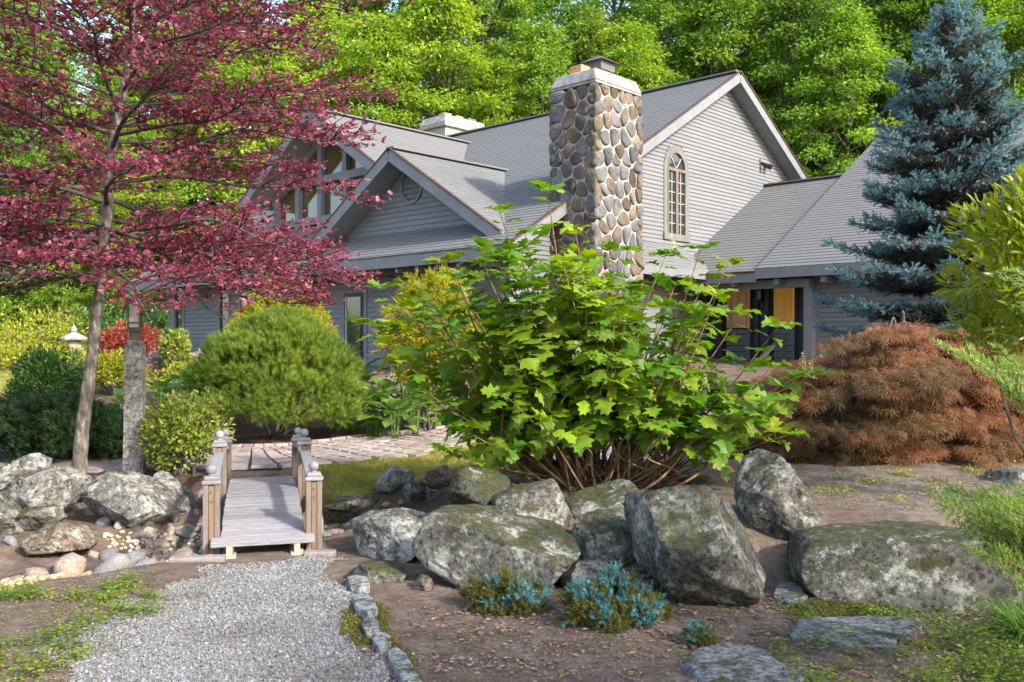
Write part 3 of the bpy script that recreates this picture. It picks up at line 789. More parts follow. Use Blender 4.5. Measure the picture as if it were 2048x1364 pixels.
# recessed wall with a brown lattice panel
w2 = flat_wall('wall', -12.2, -7.96, 1.8, FLOOR - 0.3, 4.6, [(-9.6, -8.2, FLOOR, 3.6)])
M['lattice'] = surf('brown_panel', [(0.3, (0.09, 0.035, 0.018)), (0.7, (0.16, 0.07, 0.04))], 9, 5, 0.7)
lat = MB().bb(-9.55, -8.25, 1.72, 1.80, 1.5, 3.55).build('lattice_panel', M['lattice'], house)
for k in range(9):
    MB().bb(-9.55, -8.25, 1.685, 1.72, 1.52 + k * 0.24, 1.57 + k * 0.24).build('lattice_bar', M['lattice'], lat)
for k in range(7):
    MB().bb(-9.53 + k * 0.205, -9.47 + k * 0.205, 1.665, 1.685, 1.5, 3.5).build('lattice_bar', M['lattice'], lat)
MB().bb(-9.95, -9.7, 0.55, 0.8, FLOOR - 0.3, 3.8).build('porch_post', M['trim'], house)
# left wing wall with two narrow windows
w3 = flat_wall('wall', -16.6, -12.0, 0.35, FLOOR - 0.4, 4.0, [(-16.1, -15.35, 1.6, 3.6), (-13.25, -12.5, 1.4, 3.6)])
MB().bb(-16.6, -16.4, 0.56, 16.5, FLOOR - 0.4, 4.0).build('side_wall', M['siding_shaded'], house)
for (u0, u1, z0) in ((-16.05, -15.4, 1.65), (-13.2, -12.55, 1.45)):
    f = MB().bb(u0 + 0.06, u1 - 0.06, 0.33, 0.352, z0 + 0.06, 3.54).build('window', M['glass'], house)
    for (x0, x1, a0, a1) in ((u0 - 0.06, u0 + 0.07, z0 - 0.05, 3.62), (u1 - 0.07, u1 + 0.06, z0 - 0.05, 3.62), (u0 + 0.07, u1 - 0.07, 3.54, 3.62), (u0 + 0.07, u1 - 0.07, z0 - 0.05, z0 + 0.06)):
        MB().bb(x0, x1, 0.30, 0.36, a0, a1).build('frame', M['trim'], f)
    MB().bb(u0 + 0.14, u0 + 0.19, 0.31, 0.33, z0 + 0.06, 3.54).build('sash_rail', M['black_frame'], f)

# ---- wing and garage on the right
WRV, WRZ, WEV = 10.84, 6.3, 5.85
wsl = 0.59; wez = WRZ - wsl * (WRV - WEV); wlen = (WRV - WEV) * math.hypot(1, wsl)
roof_slope('roof', (-0.7, WEV, wez), (1, 0, 0), dirslope(0, 1, wsl), 2.9, wlen)
roof_slope('roof', (2.6, 2 * WRV - WEV, wez), (-1, 0, 0), dirslope(0, -1, wsl), 3.2, wlen, tabs=False)
MB().beam((-0.45, WRV, WRZ + 0.03), (2.0, WRV, WRZ + 0.03), 0.28, 0.04).build('ridge_cap', M['shingle'], house)
GRV = 13.6; grz = WRZ + wsl * (GRV - WRV) + 0.07
glen = (GRV - WEV + 0.02) * math.hypot(1, wsl)
roof_slope('roof', (2.0, WEV - 0.02, wez + 0.07), (1, 0, 0), dirslope(0, 1, wsl), 11.0, glen)
roof_slope('roof', (13.0, 2 * GRV - WEV, wez + 0.07), (-1, 0, 0), dirslope(0, -1, wsl), 11.0, glen, tabs=False)
MB().beam((2.0, GRV, grz + 0.03), (13.0, GRV, grz + 0.03), 0.28, 0.04).build('ridge_cap', M['shingle'], house)
edge_board('fascia', (-0.4, WEV - 0.03, wez - 0.14), (2.0, WEV - 0.03, wez - 0.14), 0.05, 0.22)
edge_board('flashing', (-0.3, WEV - 0.05, wez + 0.015), (1.98, WEV - 0.05, wez + 0.015), 0.14, 0.02, 'copper')
edge_board('fascia', (2.0, WEV - 0.06, wez - 0.06), (13.0, WEV - 0.06, wez - 0.06), 0.05, 0.24)
edge_board('beam', (-0.3, 6.2, wez - 0.30), (3.2, 6.2, wez - 0.30), 0.12, 0.2, 'trim')
for k in range(7):
    u = 0.2 + k * 1.15
    MB().bb(u - 0.05, u + 0.05, WEV + 0.0, 6.3, wez - 0.33, wez - 0.2).build('rafter_tail', M['trim'], house)
w4 = flat_wall('wall', 3.25, 12.8, 6.45, FLOOR - 0.5, wez + 0.05, [], 'siding', 0.112)
MB().bb(12.6, 12.8, 6.66, 20.5, FLOOR - 0.5, wez).build('side_wall', M['siding'], house)
MB().bb(3.02, 3.22, 6.2, 6.42, FLOOR - 0.2, wez - 0.2).build('porch_post', M['trim'], house)
MB().bb(3.0, 3.12, 6.45, 8.3, FLOOR - 0.2, wez).build('recess_wall', M['charcoal'], house)
ew = MB().bb(-0.4, 3.1, 7.6, 7.8, FLOOR - 0.2, 4.4).build('entry_wall', M['charcoal'], house)
MB().bb(-0.4, 3.0, 6.3, 7.6, FLOOR - 0.15, FLOOR).build('porch_floor', M['wood_pale'], house)
def warm(name, col, e):
    m, nt, b = new_mat(name)
    vec = nt.nodes.new('ShaderNodeTexCoord').outputs['Object']
    mp = nt.nodes.new('ShaderNodeMapping'); mp.inputs['Scale'].default_value = (9, 9, 0.3); nt.links.new(vec, mp.inputs['Vector'])
    c = ramp(nt, noise_tex(nt, mp.outputs[0], 1.5, 4), [(0.3, tuple(x * 0.6 for x in col)), (0.7, tuple(x * 1.3 for x in col))])
    nt.links.new(c, b.inputs['Base Color']); nt.links.new(c, b.inputs['Emission Color']); b.inputs['Emission Strength'].default_value = e
    b.inputs['Roughness'].default_value = 0.15
    return m
M['lit'] = warm('lit_pane', (0.34, 0.17, 0.035), 0.14)
M['lit2'] = warm('lit_pane_brown', (0.28, 0.16, 0.08), 0.08)
for (u0, u1, zb, zt, mt, nm) in ((1.46, 2.26, FLOOR, 3.3, 'lit', 'entry_door'), (0.1, 1.02, FLOOR + 0.0, 3.2, 'lit2', 'entry_side_door')):
    d = MB().bb(u0, u1, 7.54, 7.598, zb, zt).build(nm, M['black_frame'], house)
    MB().bb(u0 + 0.12, u1 - 0.12, 7.525, 7.539, zb + 1.0, zt - 0.12).build('pane', M[mt], d)
    MB().bb(u0 + 0.12, u1 - 0.12, 7.525, 7.539, zb + 0.15, zb + 0.96).build('lower_pane', M['siding'], d)
    for q in range(5):
        MB().bb(u0 + 0.12, u1 - 0.22, 7.515, 7.524, zb + 0.22 + q * 0.15, zb + 0.24 + q * 0.15).build('pane_line', M['black_frame'], d)
    for x in (u0 - 0.12, u1 + 0.02):
        MB().bb(x, x + 0.1, 7.52, 7.6, zb, zt + 0.12).build('door_casing', M['charcoal'], d)
    MB().bb(u0 - 0.02, u1 + 0.02, 7.52, 7.6, zt, zt + 0.12).build('door_casing', M['charcoal'], d)
wl = MB().bb(1.14, 1.26, 7.5, 7.6, 2.72, 3.08).build('wall_lantern', M['black_frame'], house)
MB().bb(1.155, 1.245, 7.46, 7.5, 2.78, 3.0).build('lantern_glass', M['muntin'], wl)
# entry steps with a dark handrail
for k in range(5):
    MB().bb(-0.1, 2.4, 6.3 - 0.34 * (k + 1), 6.3 - 0.34 * k, FLOOR - 0.19 - 0.17 * k, FLOOR - 0.15 - 0.17 * k).build('step', M['wood_pale'], house)
for u in (0.0, 2.45):
    MB().beam((u, 6.3, FLOOR + 0.75), (u, 4.5, FLOOR - 0.1), 0.09, 0.05).build('handrail', M['charcoal'], house)
    MB().bb(u - 0.05, u + 0.05, 4.5, 4.6, 0.1, FLOOR - 0.08).build('rail_post', M['charcoal'], house)
    MB().bb(u - 0.05, u + 0.05, 6.25, 6.35, FLOOR - 0.3, FLOOR + 0.74).build('rail_post', M['charcoal'], house)
# interior filler so that no sky shows through under the roofs
MB().bb(-16.3, -0.7, 2.2, 16.0, 0.6, 3.9).build('inner_walls', M['charcoal'], house)

# ---- stone chimney
CU0, CU1, CV0, CV1, CZ0, CZ1 = -0.40, 0.82, 1.15, 2.76, 0.3, 7.08
chim = MB().bb(CU0, CU1, CV0, CV1, CZ0, CZ1).build('chimney', M['mortar'], house)
M['fieldstone'] = surf('fieldstone', [(0.25, (0.045, 0.036, 0.027)), (0.45, (0.10, 0.08, 0.06)), (0.6, (0.16, 0.125, 0.088)), (0.78, (0.235, 0.165, 0.10))], 3.2, 9, 0.92, 0.8, 22, obj=0.38)
M['fieldstone_grey'] = surf('fieldstone_grey', [(0.25, (0.05, 0.048, 0.046)), (0.5, (0.115, 0.11, 0.105)), (0.75, (0.19, 0.183, 0.174))], 3.2, 9, 0.92, 0.8, 22, obj=0.32)
stone_meshes = []
for k in range(14):
    tv, tf = ICO[3]
    p = np.sign(tv) * np.abs(tv) ** 0.72
    for _ in range(5):
        n = unit(R.normal(size=3)); dd = R.uniform(0.55, 0.8); ov = np.maximum(p @ n - dd, 0); p = p - ov[:, None] * n
    p = p * (1 + 0.13 * fbm(p * 1.6 + k * 7.7, 3))[:, None]
    p = p / np.abs(p).max(0)
    stone_meshes.append(np_mesh('stone', p, tf, None, True))
for k, me in enumerate(stone_meshes): me.materials.append(M['fieldstone'] if k % 5 < 3 else M['fieldstone_grey'])
def fitted_stones(w, h, seed):
    """irregular fitted stones on a w x h face: cells of relaxed points, shrunk and rounded"""
    rg = np.random.default_rng(seed); c = []
    for r in (0.30, 0.24, 0.19, 0.15):
        for _ in range(700):
            p = np.array([rg.uniform(0.02, w - 0.02), rg.uniform(0.02, h - 0.02)])
            if all(((p[0] - q[0]) ** 2 + ((p[1] - q[1]) / 1.3) ** 2) > (r * 0.62 + q[2] * 0.4) ** 2 for q in c): c.append((p[0], p[1], r))
    P = np.array([(q[0], q[1]) for q in c]); out = []
    for i, p in enumerate(P):
        poly = [np.array(v, float) for v in ((-0.05, 0), (w + 0.05, 0), (w + 0.05, h), (-0.05, h))]
        near = np.argsort(((P - p) ** 2).sum(1))[1:14]
        for j in near:
            m = (P[j] + p) / 2; n = P[j] - p; L = np.linalg.norm(n); n = n / L; m = m - n * rg.uniform(0.011, 0.026)
            new = []
            for a, b in zip(poly, poly[1:] + poly[:1]):
                da, db = (a - m) @ n, (b - m) @ n
                if da <= 0: new.append(a)
                if da * db < 0: new.append(a + (b - a) * da / (da - db))
            poly = new
            if len(poly) < 3: break
        if len(poly) < 3: continue
        for _ in range(2):
            poly = [x for a, b in zip(poly, poly[1:] + poly[:1]) for x in (a * 0.78 + b * 0.22, a * 0.22 + b * 0.78)]
        out.append(np.array(poly))
    return out
def lay(face, w, h, seed):
    rg = np.random.default_rng(seed + 50)
    for k, q in enumerate(fitted_stones(w, h, seed)):
        c = q.mean(0); n = len(q); hh = rg.uniform(0.03, 0.06); tl = rg.normal(0, 0.10, 2)
        rings = []
        for f, z in ((1.0, -0.02), (0.99, 0.35), (0.90, 0.78), (0.66, 0.98), (0.33, 1.02)):
            r = c + (q - c) * f * (1 + 0.05 * rg.normal(size=(n, 1)) * (f < 0.95)); zz = hh * z * (1 + 0.16 * rg.normal(size=n) * (f < 0.95)) + ((r - c) @ tl) * (z > 0.5)
            rings.append(np.column_stack([r - c, zz]))
        V = np.concatenate(rings + [np.array([[0, 0, hh]])]); Fc = []
        for i in range(4):
            for m in range(n): Fc.append((i * n + m, i * n + (m + 1) % n, (i + 1) * n + (m + 1) % n, (i + 1) * n + m))
        for m in range(n): Fc.append((4 * n + m, 4 * n + (m + 1) % n, 5 * n))
        if face == 'v': W = np.column_stack([V[:, 0], -V[:, 2], V[:, 1]]); loc_ = (CU0 + c[0], CV0, CZ0 + c[1])
        else: W = np.column_stack([V[:, 2], V[:, 0], V[:, 1]]); loc_ = (CU1, CV0 + c[0], CZ0 + c[1])
        me = bpy.data.meshes.new('stone'); me.from_pydata(W.tolist(), [], Fc); me.materials.append(M['fieldstone'] if rg.random() < 0.6 else M['fieldstone_grey'])
        me.polygons.foreach_set('use_smooth', np.ones(len(me.polygons), bool)); me.update()
        link('stone', me, chim, loc_)
lay('v', CU1 - CU0, CZ1 - CZ0 + 0.05, 11)
lay('u', CV1 - CV0, CZ1 - CZ0 + 0.05, 23)
# corner stones turn the edge
for k in range(24):
    o = link('stone', stone_meshes[k % 14], chim); o.location = (CU1 - 0.06, CV0 + 0.06, CZ0 + 0.18 + k * 0.277)
    o.scale = (0.12, 0.12, random.uniform(0.12, 0.16)); o.rotation_euler = (random.uniform(-.3, .3), random.uniform(-.3, .3), random.uniform(0, 3))
for k in range(24):
    o = link('stone', stone_meshes[(k * 5 + 2) % 14], chim); o.location = (CU0 + 0.05, CV0 + 0.05, CZ0 + 0.1 + k * 0.277)
    o.scale = (0.12, 0.12, random.uniform(0.12, 0.16)); o.rotation_euler = (random.uniform(-.3, .3), random.uniform(-.3, .3), random.uniform(0, 3))
    o = link('stone', stone_meshes[(k * 3 + 5) % 14], chim); o.location = (CU1 - 0.05, CV1 - 0.05, CZ0 + 0.14 + k * 0.277)
    o.scale = (0.12, 0.12, random.uniform(0.12, 0.16)); o.rotation_euler = (random.uniform(-.3, .3), random.uniform(-.3, .3), random.uniform(0, 3))
def capmesh(u0, u1, v0, v1, z0, z1, ins):
    return MB().hexa([(u0, v0, z0), (u1, v0, z0), (u1, v1, z0), (u0, v1, z0), (u0 + ins, v0 + ins, z1), (u1 - ins, v0 + ins, z1), (u1 - ins, v1 - ins, z1), (u0 + ins, v1 - ins, z1)])
capmesh(CU0 - 0.02, CU1 + 0.02, CV0 - 0.02, CV1 + 0.02, CZ1 + 0.06, CZ1 + 0.12, 0.0).build('cap_course', M['cap'], chim, bevel=0.02)
capmesh(CU0 - 0.035, CU1 + 0.035, CV0 - 0.035, CV1 + 0.035, CZ1 + 0.12, CZ1 + 0.40, 0.1).build('cap', M['cap'], chim, bevel=0.03)
MB().bb(CU0 + 0.35, CU0 + 0.67, CV0 + 0.2, CV0 + 0.52, CZ1 + 0.38, CZ1 + 0.60).build('flue', M['terracotta'], chim, bevel=0.01)
MB().bb(CU0 + 0.52, CU0 + 0.86, CV0 + 0.72, CV0 + 1.06, CZ1 + 0.38, CZ1 + 0.56).build('flue', M['terracotta'], chim, bevel=0.01)
MB().bb(CU0 + 0.52, CU0 + 0.86, CV0 + 1.12, CV0 + 1.42, CZ1 + 0.38, CZ1 + 0.54).build('flue', M['terracotta'], chim, bevel=0.01)
cv = capmesh(CU0 + 0.48, CU0 + 0.9, CV0 + 0.6, CV0 + 1.1, CZ1 + 0.55, CZ1 + 0.74, 0.0)
cv = cv.build('spark_guard', M['mesh_metal'], chim)
capmesh(CU0 + 0.38, CU0 + 1.0, CV0 + 0.5, CV0 + 1.2, CZ1 + 0.74, CZ1 + 0.88, 0.24).build('guard_lid', M['mesh_metal'], cv)

# second, white capped chimney behind the ridge
c2 = MB().bb(-13.6, -12.35, 9.0, 11.0, 8.0, 9.7).build('chimney', M['mortar'], house)
capmesh(-13.72, -12.23, 8.88, 11.12, 9.7, 9.83, 0.0).build('cap_course', M['cap'], c2, bevel=0.02)
capmesh(-13.72, -12.23, 8.88, 11.12, 9.83, 10.15, 0.12).build('cap', M['cap'], c2, bevel=0.03)
for k, v in enumerate((9.4, 10.0)):
    MB().bb(-13.15, -12.8, v, v + 0.35, 10.14, 10.36).build('flue', M['terracotta'], c2, bevel=0.01)
MB().bb(-13.2, -12.7, 10.5, 10.95, 10.14, 10.34).build('spark_guard', M['mesh_metal'], c2)

# ------------------------------------------------------------------ boulders and stones
def rock_mesh(name, poly, d, depth, mat, seed, sub=5, bottom=None, facets=7, rough=1.0, boxy=0.5):
    """boulder whose outline seen from the front is poly (photo pixels) at distance d, with real depth"""
    rg = np.random.default_rng(seed)
    P = np.array([(at(x, y, d).x, at(x, y, d).z) for x, y in poly]); c = P.mean(0)
    c = (P.min(0) + P.max(0)) / 2 * 0.5 + c * 0.5
    P = np.concatenate([P + (np.roll(P, -1, 0) - P) * f for f in np.linspace(0, 1, 12, endpoint=False)])
    Q = P - c; ang = np.arctan2(Q[:, 1], Q[:, 0]); rr = np.hypot(Q[:, 0], Q[:, 1]); o = np.argsort(ang); ang, rr = ang[o], rr[o]
    A = np.concatenate([ang - 2 * math.pi, ang, ang + 2 * math.pi]); RR = np.concatenate([rr, rr, rr])
    tv, tf = ICO[sub]
    ph = np.arctan2(tv[:, 2], tv[:, 0]); rho = np.hypot(tv[:, 0], tv[:, 2]) ** boxy
    rad_ = np.interp(ph, A, RR) * rho
    dep = np.sign(tv[:, 1]) * np.abs(tv[:, 1]) ** 0.8 * depth
    p = np.stack([rad_ * np.cos(ph), dep, rad_ * np.sin(ph)], 1)
    sc = float(rr.mean())
    p = p + unit(p) * (sc * 0.16 * rough * fbm(p / sc * 0.9 + seed * 5.7, 2))[:, None]
    for _ in range(facets + 7):
        n = rg.normal(size=3); n[1] = -abs(n[1]) * 1.3 if rg.random() < 0.7 else n[1]; n = unit(n)
        pr = p @ n; dd = np.percentile(pr, 100) - (np.percentile(pr, 100) - np.percentile(pr, 50)) * rg.uniform(0.16, 0.40); ov = np.maximum(pr - dd, 0); p = p - 0.97 * ov[:, None] * n
    lo, hi = P.min(0) - c, P.max(0) - c      # keep the outline's extent after chipping
    for ax_, kk in ((0, 0), (2, 1)):
        a0, a1 = p[:, ax_].min(), p[:, ax_].max(); p[:, ax_] = lo[kk] + (p[:, ax_] - a0) / (a1 - a0) * (hi[kk] - lo[kk])
    nd = unit(p)
    q = p / sc
    rid = 1 - np.abs(fbm(q * 2.6 + seed * 3.1, 3))
    p = p + nd * (sc * rough * (0.035 * fbm(q * 2.1 + seed * 3.1, 3) + 0.05 * (rid - 0.7) + 0.022 * fbm(q * 8 + seed, 3)))[:, None]
    if sub >= 4: p = p + nd * (0.010 * fbm(q * 20 + seed, 3))[:, None]
    return np_mesh(name, p, tf, mat, True), Vector((float(c[0]), d, float(c[1])))
def boulder(name, poly, d, depth, mat, label, cat='boulder', seed=1, sub=5, parent=None, **kw):
    me, loc = rock_mesh(name, poly, d, depth, M[mat], seed, sub, **kw)
    o = link(name, me, parent, loc)
    if parent is None: tag(o, label, cat)
    return o
G = 'boulders around the stream and the bed'
big = [
 ([(0, 935), (40, 912), (75, 905), (98, 915), (95, 935), (55, 955), (20, 975), (-30, 985), (-40, 950)], 8.9, 0.30, 'rock_a', 'flat tilted grey slab at the left edge above the lichen boulder'),
 ([(15, 990), (45, 950), (80, 932), (130, 940), (168, 965), (166, 985), (140, 1010), (70, 1026), (20, 1020)], 8.45, 0.36, 'rock_a', 'broad grey boulder with pale lichen left of the tree trunk'),
 ([(-40, 1000), (0, 985), (30, 1010), (42, 1055), (30, 1075), (-30, 1085)], 7.9, 0.25, 'rock_b', 'mossy brown boulder cut off by the left edge'),
 ([(30, 1040), (40, 1018), (110, 1010), (128, 1030), (118, 1055), (70, 1066), (35, 1062)], 8.0, 0.22, 'rock_b', 'long low grey stone beneath the broad lichen boulder'),
 ([(45, 1075), (75, 1055), (110, 1050), (175, 1068), (183, 1085), (165, 1105), (90, 1106), (50, 1095)], 7.5, 0.26, 'rock_tan', 'wedge shaped tan and grey stone above the orange pebbles'),
 ([(165, 1010), (185, 975), (215, 952), (270, 945), (320, 962), (352, 1000), (350, 1045), (300, 1066), (215, 1055), (170, 1035)], 8.35, 0.42, 'rock_a', 'largest rounded grey boulder in front of the lamp post'),
 ([(295, 965), (310, 943), (340, 955), (375, 985), (386, 1010), (370, 1030), (330, 1040), (300, 1010)], 8.85, 0.3, 'rock_a', 'pale grey boulder wedged behind the largest left boulder'),
 ([(688, 1080), (700, 1060), (740, 1035), (800, 1026), (860, 1038), (872, 1060), (850, 1110), (790, 1130), (720, 1128), (695, 1110)], 7.05, 0.42, 'rock_a', 'rounded grey boulder right of the bridge with pale lichen'),
 ([(842, 1090), (862, 1035), (900, 1018), (990, 1035), (1090, 1068), (1155, 1100), (1150, 1150), (1090, 1185), (960, 1190), (880, 1165), (850, 1130)], 6.3, 0.55, 'rock_b', 'widest white patched boulder below the hydrangea'),
 ([(900, 975), (915, 945), (955, 934), (1000, 945), (1018, 985), (1000, 1025), (940, 1036), (900, 1030)], 7.0, 0.3, 'rock_c', 'dark olive mossy boulder on top of the widest boulder'),
 ([(985, 1030), (1000, 1000), (1060, 980), (1120, 966), (1140, 985), (1130, 1050), (1090, 1075), (1030, 1068), (992, 1055)], 6.7, 0.3, 'rock_b', 'speckled boulder in the middle of the stack below the hydrangea'),
 ([(1118, 1060), (1150, 1005), (1220, 968), (1280, 975), (1308, 1010), (1290, 1060), (1220, 1085), (1140, 1085)], 7.15, 0.38, 'rock_b', 'broad mossy boulder at the foot of the hydrangea stems'),
 ([(1148, 1090), (1160, 1058), (1195, 1060), (1235, 1045), (1275, 1060), (1287, 1100), (1270, 1130), (1200, 1138), (1155, 1125)], 6.3, 0.26, 'rock_b', 'small two humped grey boulder between the large boulders'),
 ([(1275, 1050), (1320, 1005), (1430, 978), (1470, 985), (1500, 1060), (1535, 1140), (1500, 1175), (1430, 1242), (1370, 1200), (1310, 1120)], 5.85, 0.5, 'rock_b', 'huge wedge shaped boulder in front of the leaning tall rock'),
 ([(1472, 960), (1490, 915), (1530, 903), (1565, 925), (1600, 1000), (1632, 1060), (1600, 1115), (1570, 1128), (1530, 1090), (1490, 1020)], 6.75, 0.36, 'rock_b', 'tall leaning boulder against the huge wedge shaped boulder'),
 ([(1585, 1110), (1610, 1075), (1700, 1058), (1850, 1062), (1990, 1075), (2060, 1100), (2060, 1190), (1950, 1212), (1800, 1210), (1640, 1195), (1592, 1160)], 6.0, 0.5, 'rock_b', 'long low mossy rock ledge at the right'),
 ([(692, 1150), (730, 1130), (790, 1128), (815, 1145), (800, 1172), (740, 1180), (700, 1172)], 6.3, 0.3, 'rock_b', 'low flat rock beside the gravel edge'),
 ([(826, 1168), (840, 1150), (862, 1155), (868, 1175), (850, 1185), (832, 1182)], 6.05, 0.1, 'rock_tan', 'fist sized brown stone below the rounded right boulder'),
 ([(1120, 1165), (1150, 1130), (1200, 1122), (1235, 1145), (1232, 1180), (1130, 1190)], 6.1, 0.2, 'rock_a', 'pale stone half hidden behind the blue juniper'),
 ([(1972, 965), (1985, 942), (2030, 936), (2090, 945), (2100, 990), (2040, 1000), (1980, 990)], 8.6, 0.3, 'rock_a', 'blue grey rock behind the fir at the right edge'),
 ([(750, 962), (765, 940), (800, 934), (830, 945), (828, 970), (800, 984), (762, 982)], 9.6, 0.22, 'rock_a', 'oval grey stone at the lawn edge'),
 ([(803, 985), (820, 962), (848, 968), (852, 990), (835, 1003), (808, 1000)], 9.3, 0.14, 'rock_b', 'small grey stone leaning below the oval stone'),
 ([(840, 960), (858, 940), (890, 932), (906, 950), (900, 975), (860, 982)], 9.4, 0.2, 'rock_tan', 'reddish stone left of the dark mossy boulder'),
 ([(640, 1012), (690, 998), (755, 994), (758, 1012), (700, 1026), (645, 1027)], 8.9, 0.22, 'rock_b', 'flat dark slab on the right bank of the stream'),
 ([(1345, 975), (1370, 958), (1420, 955), (1440, 970), (1420, 985), (1350, 988)], 8.5, 0.2, 'rock_c', 'low mossy stone behind the huge wedge boulder'),
 ([(1240, 1140), (1275, 1120), (1325, 1130), (1335, 1165), (1300, 1190), (1245, 1185)], 6.2, 0.2, 'rock_b', 'mossy stone low between the juniper and the wedge boulder'),
]
for k, (poly, d, dep, mt, lab) in enumerate(big):
    if 8 <= k <= 13 or k == 25:       # the stacked group sits tight
        mx, my = sum(p[0] for p in poly) / len(poly), sum(p[1] for p in poly) / len(poly); poly = [(mx + (x - mx) * 1.09, my + (y - my) * 1.07) for x, y in poly]
    boulder('boulder' if len(poly) > 7 else 'stone', poly, d, dep, mt, lab, 'boulder' if len(poly) > 7 else 'stone', seed=k + 3, sub=5 if k < 16 else 4, facets=(-5 if k == 15 else 3 if k in (8, 13, 14) else 7), rough=(0.55 if k == 15 else 1.0), boxy=(0.26 if k == 15 else 0.5))

# dry stream: cobbles belong to the bed
sb_poly = [(-6.8, 5.9), (-3.9, 6.2), (-3.0, 6.75), (-2.5, 7.05), (-1.55, 7.5), (-1.0, 8.2), (-0.3, 8.8), (-0.3, 9.3), (-1.4, 9.25), (-2.3, 9.1), (-3.0, 8.2), (-3.9, 7.25), (-7, 6.6)]
M['bed'] = surf('stream_bed_soil', [(0.3, (0.05, 0.035, 0.026)), (0.5, (0.10, 0.075, 0.058)), (0.7, (0.17, 0.135, 0.11))], 9, 10, 0.95, 0.9, 40, world_co=True)
bed = patch('stream_bed', sb_poly, M['bed'], 0.006, 0.07, 0.12, 'dry stream bed of cobbles running under the bridge')
M['cobble'] = surf('cobble', [(0.3, (0.16, 0.115, 0.085)), (0.5, (0.28, 0.215, 0.165)), (0.7, (0.40, 0.33, 0.27))], 4, 8, 0.9, 0.5, 30, obj=0.35)
M['cobble_grey'] = surf('cobble_grey', [(0.3, (0.12, 0.115, 0.11)), (0.7, (0.32, 0.31, 0.29))], 6, 9, 0.9, 0.6, 30, obj=0.3)
M['pebble'] = surf('pebble_orange', [(0.3, (0.38, 0.22, 0.11)), (0.5, (0.47, 0.34, 0.21)), (0.7, (0.55, 0.47, 0.36))], 1.5, 4, 0.7, island=0.3, obj=0.0)
cob = []
for k in range(8):
    tv, tf = ICO[2]; p = np.sign(tv) * np.abs(tv) ** 0.8
    for _ in range(4):
        n = unit(R.normal(size=3)); ov = np.maximum(p @ n - R.uniform(0.55, 0.8), 0); p = p - ov[:, None] * n
    p = p * (1 + 0.12 * fbm(p * 1.5 + k * 5, 2))[:, None]
    cob.append(np_mesh('cobble', p, tf, M['cobble'] if k % 3 else M['cobble_grey'], True))
def cobble(x, y, s, dz=0.3, me=None):
    o = link('cobble', me or random.choice(cob), bed, (x, y, Hs(x, y) + s * dz))
    o.scale = (s * random.uniform(0.9, 1.35), s * random.uniform(0.8, 1.1), s * random.uniform(0.55, 0.8))
    o.rotation_euler = (random.uniform(-.4, .4), random.uniform(-.4, .4), random.uniform(0, 6.28))
# larger placed stones at the foot of the left boulders
for (px, py, s) in [(148, 1016, .07), (138, 1043, .06), (180, 1041, .08), (212, 1060, .085), (188, 1093, .06), (218, 1092, .09), (270, 1095, .12), (280, 1073, .08), (325, 1075, .085), (365, 1022, .07), (368, 1062, .08), (238, 1066, .06), (225, 1125, .16), (143, 1116, .13), (68, 1155, .12), (290, 1127, .09), (375, 1115, .11), (405, 1000, .07), (395, 1040, .06), (380, 1085, .06), (352, 1095, .06), (245, 1050, .06), (160, 1075, .06), (168, 982, .10), (340, 1042, .07), (395, 975, .06), (20, 1095, .06), (668, 1018, .06), (700, 1030, .07), (655, 1045, .06), (680, 1055, .05), (775, 1005, .06), (745, 1010, .06), (815, 1015, .07), (790, 1020, .05), (850, 1010, .06), (30, 1165, .07), (320, 1105, .06)]:
    x, y = on_ground(px, py, -0.05 if py > 1030 else 0.03); cobble(x, y, s, 0.25)
q = pts_in([on_ground(290, 1055), on_ground(420, 1035), on_ground(425, 1100), on_ground(330, 1115), on_ground(230, 1100)], 120, 0.1)
for x, y in q: cobble(x, y, random.uniform(0.022, 0.05), 0.35)
q = pts_in([on_ground(640, 1020), on_ground(760, 1000), on_ground(880, 985), on_ground(880, 1010), on_ground(700, 1060), on_ground(640, 1075)], 60, 0.1)
for x, y in q: cobble(x, y, random.uniform(0.02, 0.05), 0.35)
peb = [on_ground(-120, 1118), on_ground(60, 1112), on_ground(180, 1112), on_ground(190, 1135), on_ground(80, 1160), on_ground(-20, 1185), on_ground(-160, 1190)]
def pebbles(name, poly, n, lo, hi, mat, label, parent=None):
    q = pts_in(poly, n, 0.1); tv, tf = ICO[2]
    s = R.uniform(lo, hi, n); Mx = orient(np.stack([R.normal(size=n), R.normal(size=n), 0.3 * R.normal(size=n)], 1), np.array([[0, 0, 1.0]]).repeat(n, 0) + 0.3 * R.normal(size=(n, 3)), np.stack([s * 0.8, s, s * 0.6], 1))
    V, Fc = scatter(tv, tf, Mx, np.stack([q[:, 0], q[:, 1], H(q[:, 0], q[:, 1]) + s * 0.35], 1))
    return tag(link(name, np_mesh(name, V, Fc, mat, True), parent), label, kind='stuff')
pebbles('pebbles', peb, 650, 0.016, 0.034, M['pebble'], 'rounded orange and cream pebbles at the left of the stream')
pebbles('brown_pebbles', [on_ground(200, 1062), on_ground(420, 1045), on_ground(430, 1110), on_ground(300, 1120), on_ground(200, 1105)], 450, 0.012, 0.026, M['pebble'], 'small tan pebbles between the cobbles left of the bridge')

